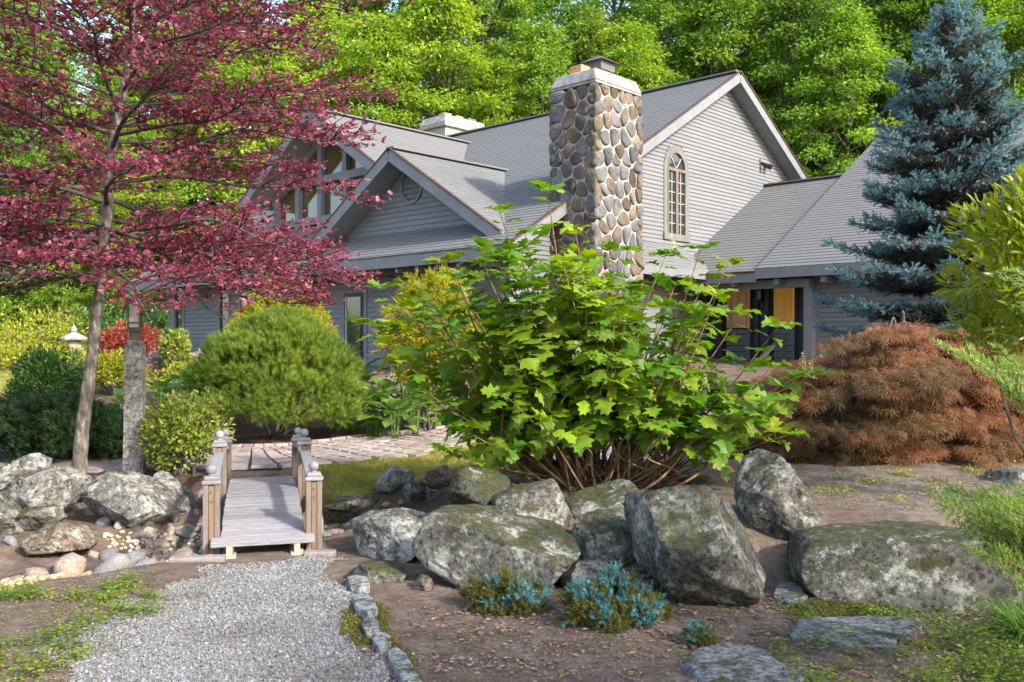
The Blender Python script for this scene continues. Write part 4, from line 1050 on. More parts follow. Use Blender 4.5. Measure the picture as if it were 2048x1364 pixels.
# flagstones
def flagstone(px, label, seed, mat=None, lift=0.0):
    pts = [on_ground(x, y) for x, y in px]; cx = sum(p[0] for p in pts) / len(pts); cy = sum(p[1] for p in pts) / len(pts)
    mb = MB(); n = 60; ring = []
    P = np.array(pts) - (cx, cy); P = np.concatenate([P + (np.roll(P, -1, 0) - P) * f for f in np.linspace(0, 1, 12, endpoint=False)]); an = np.arctan2(P[:, 1], P[:, 0]); rr = np.hypot(P[:, 0], P[:, 1]); o = np.argsort(an)
    A = np.concatenate([an[o] - 2 * math.pi, an[o], an[o] + 2 * math.pi]); RR = np.tile(rr[o], 3)
    T = np.linspace(-math.pi, math.pi, n, endpoint=False); r = np.interp(T, A, RR) * (1 + 0.05 * fbm(np.stack([np.cos(T) * 4, np.sin(T) * 4, np.full(n, seed)], 1), 2))
    rings = []
    for f, z in ((1.0, -0.03 - lift), (1.0, 0.025), (0.96, 0.034), (0.75, 0.036), (0.5, 0.036), (0.25, 0.036)):
        x = np.cos(T) * r * f; y = np.sin(T) * r * f
        zz = z + 0.006 * fbm(np.stack([x * 6, y * 6, np.full(n, seed * 2.0)], 1), 2); rings.append(np.stack([x, y, zz], 1))
    V = np.concatenate(rings + [np.array([[0, 0, 0.036]])]); Fc = []
    for i in range(5):
        for k in range(n): Fc.append((i * n + k, i * n + (k + 1) % n, (i + 1) * n + (k + 1) % n, (i + 1) * n + k))
    me = bpy.data.meshes.new('flagstone'); me.from_pydata(V.tolist(), [], Fc + [(5 * n + k, 5 * n + (k + 1) % n, 6 * n) for k in range(n)]); me.materials.append(mat or M['rock_flag']); me.update()
    return tag(link('flagstone', me, None, (cx, cy, Hs(cx, cy) + lift)), label, 'flagstone', 'flagstones in the right foreground')
# edging stones along the gravel
for k, (poly, lab) in enumerate([([(694, 1168), (712, 1156), (733, 1163), (740, 1188), (722, 1195), (700, 1192)], 'pale edging stone nearest the low flat rock'), ([(703, 1200), (728, 1192), (745, 1205), (756, 1236), (735, 1246), (712, 1232)], 'mossy edging stone second from the low flat rock'),
                               ([(724, 1256), (735, 1246), (757, 1252), (760, 1275), (735, 1280)], 'small edging stone in the middle of the row'), ([(744, 1290), (756, 1279), (779, 1282), (783, 1300), (756, 1306)], 'smallest bluish edging stone of the row'), ([(772, 1312), (795, 1303), (812, 1320), (848, 1395), (820, 1405), (792, 1355)], 'long bluish edging stone at the bottom edge')]):
    e_ = flagstone(poly, lab, 60 + k, M['edging'], 0.012); e_['category'] = 'edging stone'; e_['group'] = 'edging stones along the gravel'; e_.name = 'edging_stone'; e_.rotation_euler = (random.uniform(-.08, .08), random.uniform(-.1, .1), 0)
flagstone([(1575, 1280), (1600, 1245), (1700, 1240), (1840, 1243), (1845, 1258), (1795, 1285), (1790, 1302), (1680, 1300), (1640, 1290)], 'grey flagstone lying in front of the long mossy ledge', 1)
flagstone([(1360, 1330), (1400, 1305), (1470, 1293), (1530, 1310), (1560, 1335), (1605, 1360), (1600, 1420), (1450, 1430), (1400, 1370)], 'grey flagstone cut off by the bottom edge', 2)
flagstone([(1545, 1205), (1560, 1175), (1600, 1180), (1615, 1205), (1580, 1215)], 'small flat stone at the left end of the mossy ledge', 3)

# ------------------------------------------------------------------ small arched wooden bridge
BYAW = math.atan2(0.85, 3.1)
bridge = empty('garden_bridge', (-2.352, 8.72, 0.0), BYAW)
tag(bridge, 'small arched weathered wooden garden bridge with ball topped posts', 'bridge')
def bz(y): return 0.235 - 0.05 * y * y
y = -1.73; k = 0
while y < 1.72:
    w = 0.138; y0, y1 = y + 0.009, y + w - 0.009
    hw = 0.385 if (k == 0) else 0.315
    c = ((y0 + y1) / 2); sl = math.atan2(bz(y1) - bz(y0), y1 - y0)
    mbp = MB().box((0, 0, 0), (2 * hw, (y1 - y0), 0.038))
    o = mbp.build('plank', M['wood_grey'], bridge, bevel=0.004)
    o.location = (random.uniform(-.004, .004), c, bz(c) + random.uniform(-.002, .002)); o.rotation_euler = (sl, 0, random.uniform(-.004, .004))
    y += w; k += 1
for sx in (-1, 1):
    pts = [(-1.72 + i * 0.43) for i in range(9)]
    st = MB()
    for a, b in zip(pts[:-1], pts[1:]):
        x0, x1 = sx * 0.24 - 0.022, sx * 0.24 + 0.022
        st.hexa([(x0, a, bz(a) - 0.16), (x1, a, bz(a) - 0.16), (x1, b, bz(b) - 0.16), (x0, b, bz(b) - 0.16), (x0, a, bz(a) - 0.022), (x1, a, bz(a) - 0.022), (x1, b, bz(b) - 0.022), (x0, b, bz(b) - 0.022)])
    st.build('stringer', M['wood_post'], bridge)
    # outer side rail at deck height
    sr = MB()
    for a, b in zip(pts[1:-1], pts[2:]):
        x0, x1 = sx * 0.46 - 0.018, sx * 0.46 + 0.018
        sr.hexa([(x0, a, bz(a) - 0.1), (x1, a, bz(a) - 0.1), (x1, b, bz(b) - 0.1), (x0, b, bz(b) - 0.1), (x0, a, bz(a) + 0.01), (x1, a, bz(a) + 0.01), (x1, b, bz(b) + 0.01), (x0, b, bz(b) + 0.01)])
    sr.build('side_rail', M['wood_grey'], bridge)
    tops = []
    for py_ in (-1.56, 0.0, 1.56):
        top = bz(py_) + 0.42; base = -0.12 if py_ else -0.25
        post = MB().bb(sx * 0.385 - 0.02, sx * 0.385 + 0.02, py_ - 0.05, py_ + 0.05, base, top - 0.01).build('post', M['wood_brown'], bridge, bevel=0.004)
        for dx in (-0.042, 0.042):
            MB().bb(sx * 0.385 + dx - 0.0195, sx * 0.385 + dx + 0.0195, py_ - 0.056, py_ + 0.056, base - 0.01, top).build('post_board', M['wood_post'], post, bevel=0.004)
        MB().bb(sx * 0.385 - 0.07, sx * 0.385 + 0.07, py_ - 0.068, py_ + 0.068, top, top + 0.032).build('post_cap', M['wood_grey'], post, bevel=0.008)
        MB().bb(sx * 0.385 - 0.054, sx * 0.385 + 0.054, py_ - 0.054, py_ + 0.054, top + 0.032, top + 0.062).build('post_cap', M['wood_grey'], post, bevel=0.008)
        MB().lathe([(0.030, 0), (0.022, 0.012)] + [(0.041 * math.sin(t), 0.048 - 0.041 * math.cos(t)) for t in np.linspace(0.55, 3.1, 12)], (sx * 0.385, py_, top + 0.06), 20).build('ball_finial', M['wood_grey'], post, smooth=True)
        if py_ < 0:
            for zz in (top - 0.06, top - 0.13):
                MB().lathe([(0.011, 0), (0.011, 0.004), (0.004, 0.006)], (0, 0, 0), 10).build('bolt', M['mesh_metal'], post).matrix_basis = Matrix.Translation((sx * 0.385, py_ - 0.05, zz)) @ Matrix.Rotation(rad(90), 4, 'X')
    for y0, y1 in ((-1.5, -0.06), (0.06, 1.5)):
        rl = MB(); n = 6
        for i in range(n):
            a = y0 + (y1 - y0) * i / n; b = y0 + (y1 - y0) * (i + 1) / n
            x0, x1 = sx * 0.385 - 0.045, sx * 0.385 + 0.045
            rl.hexa([(x0, a, bz(a) + 0.335), (x1, a, bz(a) + 0.335), (x1, b, bz(b) + 0.335), (x0, b, bz(b) + 0.335), (x0, a, bz(a) + 0.37), (x1, a, bz(a) + 0.37), (x1, b, bz(b) + 0.37), (x0, b, bz(b) + 0.37)])
        rl.build('handrail', M['wood_grey'], bridge)
    for yy in (-1.70,):
        MB().bb(sx * 0.25 - 0.022, sx * 0.25 + 0.022, yy - 0.05, yy + 0.2, 0.0, 0.07).build('foot', M['wood_pale'], bridge)
        MB().bb(sx * 0.25 - 0.05, sx * 0.25 + 0.05, yy - 0.10, yy + 0.22, -0.07, 0.012).build('foot_block', M['wood_pale'], bridge, bevel=0.005)
bl = MB().bb(-0.2, 0.2, -0.05, 0.05, -0.03, 0.035).build('paver_slab', M['paver'], None, bevel=0.01)
xx, yy = on_ground(395, 1122); bl.location = (xx, yy, 0.0); bl.rotation_euler = (0, 0, 0.15); tag(bl, 'narrow concrete slab left of the bridge foot', 'slab', 'slabs beside the bridge feet')
b2 = link('paver_slab', bl.data); m_ = b2.modifiers.new('bevel', 'BEVEL'); m_.width = 0.01
xx, yy = on_ground(640, 1108); b2.location = (xx, yy, -0.01); b2.rotation_euler = (0, 0, 0.12); b2.scale = (0.6, 1, 1); tag(b2, 'short concrete slab right of the bridge foot', 'slab', 'slabs beside the bridge feet')

# ------------------------------------------------------------------ granite lamp post
lp = empty('lamp_post', (-4.24, 10.4, Hs(-4.24, 10.4)))
tag(lp, 'rough granite post carrying a square bronze lantern', 'lamp post')
tv = []; nz, ns = 60, 8
V = []; Fc = []
for i in range(nz + 1):
    z = -0.15 + 1.65 * i / nz; hw = 0.108 - 0.012 * i / nz
    if i >= nz - 1: hw -= 0.008 * (i - nz + 2)
    for k in range(4 * ns):
        e, t = divmod(k, ns); t = -1 + 2 * t / ns
        x, y = [(t, -1), (1, t), (-t, 1), (-1, -t)][e]
        p = np.array([x * hw, y * hw, z]); p[:2] *= 1 + 0.05 * float(fbm(np.array([[x * 1.4, y * 1.4, z * 5]]), 3)[0]); V.append(p)
n = 4 * ns
for i in range(nz):
    for k in range(n): Fc.append((i * n + k, i * n + (k + 1) % n, (i + 1) * n + (k + 1) % n, (i + 1) * n + k))
me = bpy.data.meshes.new('granite_post'); me.from_pydata([tuple(p) for p in V], [], Fc + [tuple(nz * n + k for k in range(n))]); me.materials.append(M['granite']); me.update()
gpst = link('granite_post', me, lp); gpst.rotation_euler = (0, 0, 0.22)
M['bronze'] = surf('bronze', [(0.3, (0.06, 0.052, 0.045)), (0.7, (0.11, 0.098, 0.085))], 8, 5, 0.5, spec=0.5)
M['frosted'] = surf('frosted_panel', [(0.3, (0.46, 0.43, 0.37)), (0.7, (0.56, 0.53, 0.46))], 4, 4, 0.45)
hd = MB().bb(-0.05, 0.05, -0.05, 0.05, 1.49, 1.60).build('lantern_neck', M['bronze'], lp); hd.rotation_euler = (0, 0, 0.22)
hl = MB().bb(-0.085, 0.085, -0.085, 0.085, 1.60, 1.625).build('lantern_base', M['bronze'], lp, bevel=0.004); hl.rotation_euler = (0, 0, 0.22)
MB().bb(-0.07, 0.07, -0.07, 0.07, 1.625, 1.645).build('lantern_rim', M['bronze'], hl)
for sx in (-1, 1):
    for sy in (-1, 1):
        MB().bb(sx * 0.06 - 0.009, sx * 0.06 + 0.009, sy * 0.06 - 0.009, sy * 0.06 + 0.009, 1.645, 2.0).build('lantern_bar', M['bronze'], hl)
MB().bb(-0.055, 0.055, -0.055, 0.055, 1.645, 2.0).build('lantern_panel', M['frosted'], hl)
MB().bb(-0.071, 0.071, -0.071, 0.071, 1.93, 1.945).build('lantern_rim', M['bronze'], hl)
MB().bb(-0.071, 0.071, -0.071, 0.071, 1.69, 1.705).build('lantern_rim', M['bronze'], hl)
MB().bb(-0.075, 0.075, -0.075, 0.075, 1.965, 2.035).build('lantern_cap', M['frosted'], hl, bevel=0.006)

# ------------------------------------------------------------------ stone lantern far left
sx_, sy_ = (148 - 1024) / F * 23.5, 23.5
sl_ = empty('stone_lantern', (sx_, sy_, Hs(sx_, sy_)), 0.3)
tag(sl_, 'small stone garden lantern with a wide roof behind the round shrub', 'stone lantern')
M['lantern_stone'] = surf('lantern_stone', [(0.3, (0.2, 0.19, 0.17)), (0.7, (0.42, 0.4, 0.36))], 9, 7, 0.9, 0.5)
MB().lathe([(0.24, -0.2), (0.24, 0.08), (0.12, 0.12), (0.10, 0.30)], n=6).build('pedestal', M['lantern_stone'], sl_)
MB().lathe([(0.2, 0.30), (0.22, 0.36), (0.16, 0.38), (0.16, 0.56), (0.18, 0.58)], n=6).build('light_box', M['lantern_stone'], sl_)
MB().lathe([(0.34, 0.57), (0.35, 0.61), (0.2, 0.68), (0.07, 0.76)], n=6).build('lantern_roof', M['lantern_stone'], sl_)
MB().lathe([(0.04, 0.75), (0.08, 0.80), (0.06, 0.88), (0.01, 0.94)], n=10).build('finial', M['lantern_stone'], sl_)

# ------------------------------------------------------------------ foliage building blocks
LEAF = (np.array([(0, 0, 0), (0.26, 0.42, 0.07), (0, 1, -0.05), (-0.26, 0.42, 0.07)]), np.array([(0, 1, 2), (0, 2, 3)]))
LANCE = (np.array([(0, 0, 0), (0.12, 0.35, 0.04), (0.10, 0.7, 0.0), (0, 1, -0.12), (-0.10, 0.7, 0.0), (-0.12, 0.35, 0.04)]), np.array([(0, 1, 5), (1, 2, 4), (1, 4, 5), (2, 3, 4)]))
def brush(n, length, spread, w, seed=1, fwd=0.7):
    """a shoot along +Y carrying n needles"""
    rg = np.random.default_rng(seed); V, Fc = [], []
    for k in range(n):
        t = k * 2.39996; y0 = 0.05 + 0.9 * k / n
        o = np.array([math.cos(t), 0, math.sin(t)]); d = unit(o * spread + np.array([0, fwd, 0]) + rg.normal(0, 0.08, 3))
        s = unit(np.cross(d, o + 0.2)) * w
        p = np.array([0, y0, 0]); b = len(V)
        V += [p + s, p - s, p + d * length * (0.8 + 0.4 * rg.random())]; Fc.append((b, b + 1, b + 2))
    V += [np.array([0.012, 0, 0]), np.array([-0.012, 0, 0]), np.array([0, 0.95, 0.0])]; b = len(V); Fc.append((b - 3, b - 2, b - 1))
    return np.array(V), np.array(Fc)
BR_SPRUCE = brush(22, 0.30, 0.75, 0.035, 2, 0.75)
BR_PINE = brush(20, 0.85, 0.55, 0.030, 3, 0.85)
BR_JUN = brush(14, 0.42, 0.7, 0.05, 4, 0.6)
BR_SOFT = brush(16, 0.45, 0.5, 0.045, 5, 1.0)
def palm(nl, w, droop):
    V, Fc = [(0, 0, 0)], []
    for k in range(nl):
        a = rad(-115 + 230 * k / (nl - 1)); L = 1 - 0.35 * abs(a) / rad(115)
        d = np.array([math.sin(a), math.cos(a)]); s = np.array([d[1], -d[0]]) * w
        b = len(V); m = d * L * 0.5
        V += [(m[0] + s[0], m[1] + s[1], -droop * 0.2), (m[0] - s[0], m[1] - s[1], -droop * 0.2), (d[0] * L, d[1] * L, -droop)]
        Fc += [(0, b, b + 1), (b, b + 2, b + 1)]
    return np.array(V, float), np.array(Fc)
PALM = palm(7, 0.034, 0.25)

def tuft_tmpl(nl, seed, spread=1.0):
    rg = np.random.default_rng(seed); V, Fc = [], []
    for k in range(nl):
        a = (k - (nl - 1) / 2) * 0.75 * spread + rg.normal(0, 0.15); sc = rg.uniform(0.75, 1.1); tw = rg.normal(0, 0.35)
        v = LEAF[0] * sc; c_, s_ = math.cos(tw), math.sin(tw); v = np.column_stack([v[:, 0] * c_ - v[:, 2] * s_, v[:, 1], v[:, 0] * s_ + v[:, 2] * c_])
        c_, s_ = math.cos(a), math.sin(a); v = np.column_stack([v[:, 0] * c_ + v[:, 1] * s_, -v[:, 0] * s_ + v[:, 1] * c_, v[:, 2] + rg.uniform(-0.1, 0.25) * v[:, 1]])
        Fc.append(LEAF[1] + len(V) * 4 if False else LEAF[1] + 4 * k); V.append(v)
    return np.concatenate(V), np.concatenate(Fc)
TUFT = tuft_tmpl(4, 3, 0.8)
def foliage(name, T, d, n, size, mat, tmpl, parent, smooth=False):
    Mx = orient(d, n, size); V, Fc = scatter(*tmpl, Mx, T)
    return link(name, np_mesh(name, V, Fc, mat, smooth), parent)

def clump_points(c, r, n, rng, shell=0.35):
    """points in flattened clumps: c (k,3), r (k,3); returns positions and outward directions"""
    k = len(c); i = rng.integers(0, k, n); u = rdir(n, rng); rr = (1 - shell * rng.random(n) ** 1.5)[:, None]
    return c[i] + u * r[i] * rr, u, i

def bush(name, label, cat, x, y, radii, zc, mat, tmpl, size, nclump=40, cr=0.3, n=4000, seed=1, up=0.5, out=1.0, jit=0.5, flat=0.7, low=-0.35, group=None, stem='bark', inner=0.62, z0=None, sz_var=0.3, nup=0.6, droop=0.0, cone=None, stems_n=16):
    rg = np.random.default_rng(seed); gz = Hs(x, y) if z0 is None else z0
    root = empty(name, (x, y, gz)); tag(root, label, cat, group)
    u = rdir(nclump * 3, rg); u = u[u[:, 2] > low][:nclump]; rx = np.array(radii)
    rho = inner + (1 - inner) * rg.random(len(u)) ** 0.6
    c = u * (rx * (1 - cr / rx.max() * 0.6)) * rho[:, None] + np.array([0, 0, zc - gz])
    if cone:      # cone: clumps on a skirted dome between two heights
        k_ = np.arange(nclump); t_ = ((k_ + 0.5) / nclump) ** 0.8; a_ = k_ * 2.39996
        r_ = (1 - t_ ** 2.3) ** 0.8 * rg.uniform(0.78, 1.06, nclump)
        c = np.stack([rx[0] * r_ * np.cos(a_), rx[1] * r_ * np.sin(a_), cone[0] + (cone[1] - cone[0]) * t_ + rg.normal(0, 0.05, nclump)], 1)
        u = c
    r = np.stack([cr * rg.uniform(0.55, 1.45, len(c))] * 3, 1) * np.array([1, 1, flat])
    T, o, i = clump_points(c, r, n, rg)
    co = unit(c[i] - np.array([0, 0, zc - gz]))
    d = unit(o * out + co * 0.5 + np.array([0, 0, up - droop]) + jit * rg.normal(size=(n, 3)))
    nn = unit(o * 0.6 + np.array([0, 0, nup]) + 0.4 * rg.normal(size=(n, 3)))
    s = size * rg.uniform(1 - sz_var, 1 + sz_var, n)
    keep = T[:, 2] > 0.02
    foliage('foliage', T[keep], d[keep], nn[keep], s[keep], M[mat] if isinstance(mat, str) else mat, tmpl, root)
    mb = MB()
    for k in range(min(stems_n, len(c))):
        p = c[k * len(c) // max(1, min(stems_n, len(c)))] * 0.85; m = p * 0.5 + rg.normal(0, 0.04, 3); m[2] = p[2] * 0.45
        b0 = np.array([rg.normal(0, 0.05), rg.normal(0, 0.05), -0.05])
        mb.tube([b0, m, p], [0.02, 0.014, 0.006], 5)
    mb.build('stems', M[stem], root)
    return root

# leaf materials
M['beech'] = leafmat('beech_leaf', [(0.28, (0.12, 0.028, 0.042)), (0.45, (0.23, 0.048, 0.078)), (0.6, (0.36, 0.09, 0.135)), (0.75, (0.46, 0.24, 0.26))], 0.45, 0.022, 0.4, 0.42, 2.2, 0.4)
M['hydrangea'] = leafmat('hydrangea_leaf', [(0.3, (0.08, 0.175, 0.014)), (0.5, (0.15, 0.255, 0.018)), (0.7, (0.27, 0.345, 0.025))], 0.28, 0.022, 0.42, 0.45, 1.5, 0.35)
M['maple_red'] = leafmat('laceleaf', [(0.3, (0.10, 0.062, 0.024)), (0.45, (0.165, 0.09, 0.034)), (0.58, (0.26, 0.10, 0.042)), (0.72, (0.23, 0.165, 0.062))], 0.42, 0.02, 0.3, 0.6, 1.1)
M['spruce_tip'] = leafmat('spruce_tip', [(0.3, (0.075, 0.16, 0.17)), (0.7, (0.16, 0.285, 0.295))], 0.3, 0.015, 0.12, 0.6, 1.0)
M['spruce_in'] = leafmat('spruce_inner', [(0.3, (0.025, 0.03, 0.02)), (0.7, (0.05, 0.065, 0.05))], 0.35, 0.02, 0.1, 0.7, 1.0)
M['pine_tip'] = leafmat('pine_tip', [(0.3, (0.10, 0.17, 0.015)), (0.7, (0.20, 0.27, 0.03))], 0.3, 0.02, 0.2, 0.55, 1.2)
M['gold'] = leafmat('gold_cypress', [(0.3, (0.26, 0.27, 0.015)), (0.7, (0.48, 0.43, 0.03))], 0.3, 0.015, 0.4, 0.6, 1.2)
M['box'] = leafmat('dark_leaf', [(0.3, (0.035, 0.09, 0.015)), (0.7, (0.075, 0.16, 0.025))], 0.35, 0.02, 0.25, 0.35, 1.6, 0.5)
M['juniper'] = leafmat('dark_juniper', [(0.3, (0.022, 0.05, 0.014)), (0.7, (0.05, 0.095, 0.022))], 0.35, 0.02, 0.1, 0.6, 1.6)
M['euonymus'] = leafmat('euonymus_leaf', [(0.3, (0.12, 0.18, 0.02)), (0.5, (0.24, 0.28, 0.04)), (0.7, (0.42, 0.42, 0.12))], 0.35, 0.02, 0.3, 0.4, 3.0)
M['laurel'] = leafmat('laurel_leaf', [(0.3, (0.13, 0.19, 0.012)), (0.5, (0.22, 0.27, 0.014)), (0.7, (0.34, 0.34, 0.02))], 0.3, 0.018, 0.35, 0.35, 1.5, 0.45)
M['fir'] = leafmat('fir_needle', [(0.3, (0.18, 0.30, 0.04)), (0.7, (0.30, 0.42, 0.09))], 0.25, 0.015, 0.3, 0.5, 1.5)
M['blue_star'] = leafmat('blue_juniper', [(0.3, (0.05, 0.165, 0.155)), (0.7, (0.11, 0.27, 0.26))], 0.3, 0.02, 0.12, 0.55, 3.0)
M['olive'] = leafmat('olive_juniper', [(0.3, (0.08, 0.085, 0.014)), (0.7, (0.17, 0.15, 0.03))], 0.4, 0.03, 0.15, 0.7, 3.0)
M['hosta'] = leafmat('hosta_leaf', [(0.3, (0.07, 0.16, 0.03)), (0.5, (0.11, 0.22, 0.045)), (0.7, (0.22, 0.31, 0.06))], 0.2, 0.02, 0.35, 0.4, 2.0, 0.4)
M['weed'] = leafmat('weed_leaf', [(0.3, (0.08, 0.16, 0.012)), (0.5, (0.16, 0.23, 0.02)), (0.7, (0.27, 0.28, 0.04))], 0.35, 0.03, 0.35, 0.5, 2.5)
M['blade'] = leafmat('long_blade', [(0.3, (0.09, 0.20, 0.02)), (0.7, (0.20, 0.33, 0.05))], 0.3, 0.02, 0.35, 0.45, 2.0)
M['yellow'] = leafmat('yellow_leaf', [(0.3, (0.20, 0.22, 0.02)), (0.7, (0.38, 0.36, 0.035))], 0.35, 0.02, 0.35, 0.5, 1.5)
M['red_leaf'] = leafmat('red_leaf', [(0.3, (0.22, 0.045, 0.03)), (0.7, (0.36, 0.09, 0.05))], 0.35, 0.02, 0.35, 0.5, 1.5)
M['pink'] = leafmat('pink_bloom', [(0.3, (0.36, 0.24, 0.22)), (0.7, (0.5, 0.38, 0.34))], 0.3, 0.02, 0.3, 0.6, 2)
M['cream'] = leafmat('cream_bloom', [(0.3, (0.50, 0.50, 0.22)), (0.7, (0.66, 0.65, 0.38))], 0.2, 0.01, 0.3, 0.6, 3)
M['litter'] = surf('leaf_litter', [(0.3, (0.12, 0.07, 0.045)), (0.5, (0.22, 0.14, 0.10)), (0.7, (0.36, 0.26, 0.20))], 2, 4, 0.85, island=0.4)
M['moss'] = surf('moss', [(0.3, (0.05, 0.055, 0.008)), (0.5, (0.10, 0.10, 0.012)), (0.7, (0.17, 0.15, 0.02))], 10, 8, 0.95, 0.9, 70, world_co=True)

# ------------------------------------------------------------------ purple leaved beech at the left
BX, BY, BD = -4.51, 9.6, 9.6
bz0 = Hs(BX, BY)
M['beech_bark'] = surf('beech_bark', [(0.3, (0.055, 0.042, 0.032)), (0.45, (0.115, 0.092, 0.07)), (0.56, (0.18, 0.155, 0.125)), (0.68, (0.34, 0.325, 0.28))], 22, 12, 0.92, 0.8, 24, (1, 1, 0.4))
beech = empty('beech_tree', (BX, BY, bz0)); tag(beech, 'purple leaved beech tree with a pale slim trunk at the left', 'tree')
def loc(px, py, d=BD): p = at(px, py, d); return np.array([p.x - BX, p.y - BY, p.z - bz0])
tp = [loc(154, 985), loc(158, 940), loc(166, 850), loc(181, 740), loc(192, 640), loc(205, 540), loc(212, 440), loc(224, 300), loc(252, 150), loc(268, 40), loc(275, -120), loc(280, -300)]
tr_ = [0.10, 0.078, 0.067, 0.062, 0.058, 0.052, 0.064, 0.05, 0.036, 0.028, 0.018, 0.007]
tpts = catmull(tp, 6); trr = np.interp(np.linspace(0, 1, len(tpts)), np.linspace(0, 1, len(tr_)), tr_)
MB().tube(tpts, trr * (1 + 0.07 * np.sin(np.arange(len(trr)) * 2.1)), 14).build('trunk', M['beech_bark'], beech, smooth=True)
rg = np.random.default_rng(21)
limb = MB(); twig = MB(); LT, LD, LN, LS = [], [], [], []
def trunk_at(z):
    zz = tpts[:, 2]; return np.array([np.interp(z, zz, tpts[:, 0]), np.interp(z, zz, tpts[:, 1]), z]), np.interp(z, zz, trr)
def leafy(p0, p1, n, spread):
    """leaves along a twig"""
    t = rg.uniform(0.1, 1.05, n)[:, None]; ax = unit(p1 - p0); side = unit(np.cross(ax, [0, 0, 1.0]))
    sg = np.where(rg.random(n) < 0.5, -1, 1)[:, None]
    LT.append(p0 + (p1 - p0) * t + side * sg * rg.uniform(0, spread, (n, 1)) + rg.normal(0, 0.025, (n, 3)))
    LD.append(ax * rg.uniform(0.3, 1.0, (n, 1)) + side * sg * 0.8 + np.array([0, 0, 0.25]) + 0.35 * rg.normal(size=(n, 3)))
    LN.append(np.array([0, -0.15, 1.0]) + 0.55 * rg.normal(size=(n, 3))); LS.append(rg.uniform(0.042, 0.064, n))
specs = []
for k in range(60):
    f = k / 59; z = 2.3 + 4.4 * f ** 1.05
    L = (2.85 if z < 4.3 else 2.85 - (z - 4.3) * 0.55) * rg.uniform(0.72, 1.08)
    if z < 2.0: L *= 0.9
    specs.append((z, k * 2.39996 + rg.normal(0, 0.25), L))
for extra in [(2.35, 0.05, 2.75), (2.7, -0.35, 2.8), (3.3, -0.1, 2.9), (3.7, -0.5, 2.9), (4.4, -0.15, 2.9), (5.0, -0.4, 2.6), (2.3, 2.7, 2.8), (3.0, -2.4, 2.6), (3.9, 3.3, 2.7), (2.05, -1.0, 2.3), (2.1, -2.1, 2.4), (1.95, 0.4, 2.5), (2.0, -0.2, 2.6), (1.9, 3.1, 2.6), (2.0, 3.7, 2.6), (2.15, -1.5, 2.4), (2.2, -2.8, 2.6), (2.4, -0.6, 2.7), (2.45, 3.4, 2.8), (2.6, -1.9, 2.5)]: specs.append(extra)
for z, az, L in specs:
    L *= 1 - 0.04 * max(0.0, math.cos(az)); z = z + 0.4 if z < 2.4 else z
    b, r0 = trunk_at(z); hd_ = np.array([math.cos(az), math.sin(az), 0]); rise = rg.uniform(0.10, 0.42) if z > 3.2 else rg.uniform(0.0, 0.25) if z > 2.85 else rg.uniform(-0.16, 0.06)
    P = [b]
    for s in (0.25, 0.5, 0.75, 1.0):
        P.append(b + hd_ * L * s + np.array([0, 0, L * (rise * s ** 0.8 - 0.16 * s * s)]) + rg.normal(0, 0.05, 3))
    C = catmull(P, 5); rs = np.linspace(min(r0 * 0.5, 0.027), 0.004, len(C)); limb.tube(C, rs, 6)
    nsub = int(L / 0.085)
    for j in range(nsub):
        s = 0.16 + 0.84 * (j + rg.random()) / nsub; q = C[min(int(s * (len(C) - 1)), len(C) - 1)]
        sg = 1 if j % 2 else -1; an = az + sg * rg.uniform(0.5, 1.1)
        l2 = (0.25 + 0.55 * math.sin(math.pi * min(s, 0.97)) ** 0.8) * rg.uniform(0.6, 1.15) * (0.7 + 0.3 * L / 2.8)
        e = q + np.array([math.cos(an) * l2, math.sin(an) * l2, l2 * rg.uniform(-0.05, 0.35)])
        m = (q + e) / 2 + np.array([0, 0, 0.04])
        twig.tube([q, m, e], [0.007, 0.005, 0.003], 4, cap=False)
        leafy(q, e, int(12.5 * l2 / 0.5 * rg.uniform(0.6, 1.3)) + 2, 0.09)
    leafy(C[-4], C[-1], 5, 0.08)
limb.build('limbs', M['bark'], beech, smooth=True); twig.build('twigs', M['twig'], beech)
T = np.concatenate(LT); print('beech leaves', len(T))
LD, LN, LS = np.concatenate(LD), np.concatenate(LN), np.concatenate(LS); zlim = 1.86 + 0.12 * np.sin(T[:, 0] * 2.2 + 1) + 0.06 * np.sin(T[:, 1] * 3) + 0.24 * np.exp(-((T[:, 0] - 0.45) / 0.4) ** 2) * (T[:, 1] < 1.1); kk = T[:, 2] > zlim
foliage('crown', T[kk], LD[kk], LN[kk], LS[kk], M['beech'], TUFT, beech)

# ------------------------------------------------------------------ oakleaf hydrangea
half = [(0, 0), (0.10, 0.0), (0.30, 0.06), (0.46, 0.20), (0.34, 0.26), (0.22, 0.35), (0.38, 0.42), (0.56, 0.56), (0.42, 0.60), (0.25, 0.63), (0.26, 0.72), (0.30, 0.84), (0.14, 0.86), (0.06, 0.95), (0, 1.0)]
def oak_leaf(fold, bend, seed):
    rg = np.random.default_rng(seed); V, Fc = [], []
    f = lambda x, y: (x, y, fold * abs(x) - bend * y * y + 0.035 * math.sin(y * 9 + seed) * (abs(x) > 0.05) + 0.02)
    n = len(half)
    for x, y in half: V.append(f(0, min(y + 0.02, 1.0)))
    for sg in (1, -1):
        b = len(V)
        for x, y in half: V.append(f(sg * x * (1 + 0.08 * rg.normal()), y))
        for k in range(n - 1):
            q = (k, b + k, b + k + 1, k + 1) if sg > 0 else (k + 1, b + k + 1, b + k, k)
            Fc.append(q)
    b = len(V); V += [(0.012, 0, 0.02), (-0.012, 0, 0.02), (-0.012, -0.4, 0.05), (0.012, -0.4, 0.05)]; Fc.append((b, b + 1, b + 2, b + 3))
    return np.array(V), np.array(Fc)
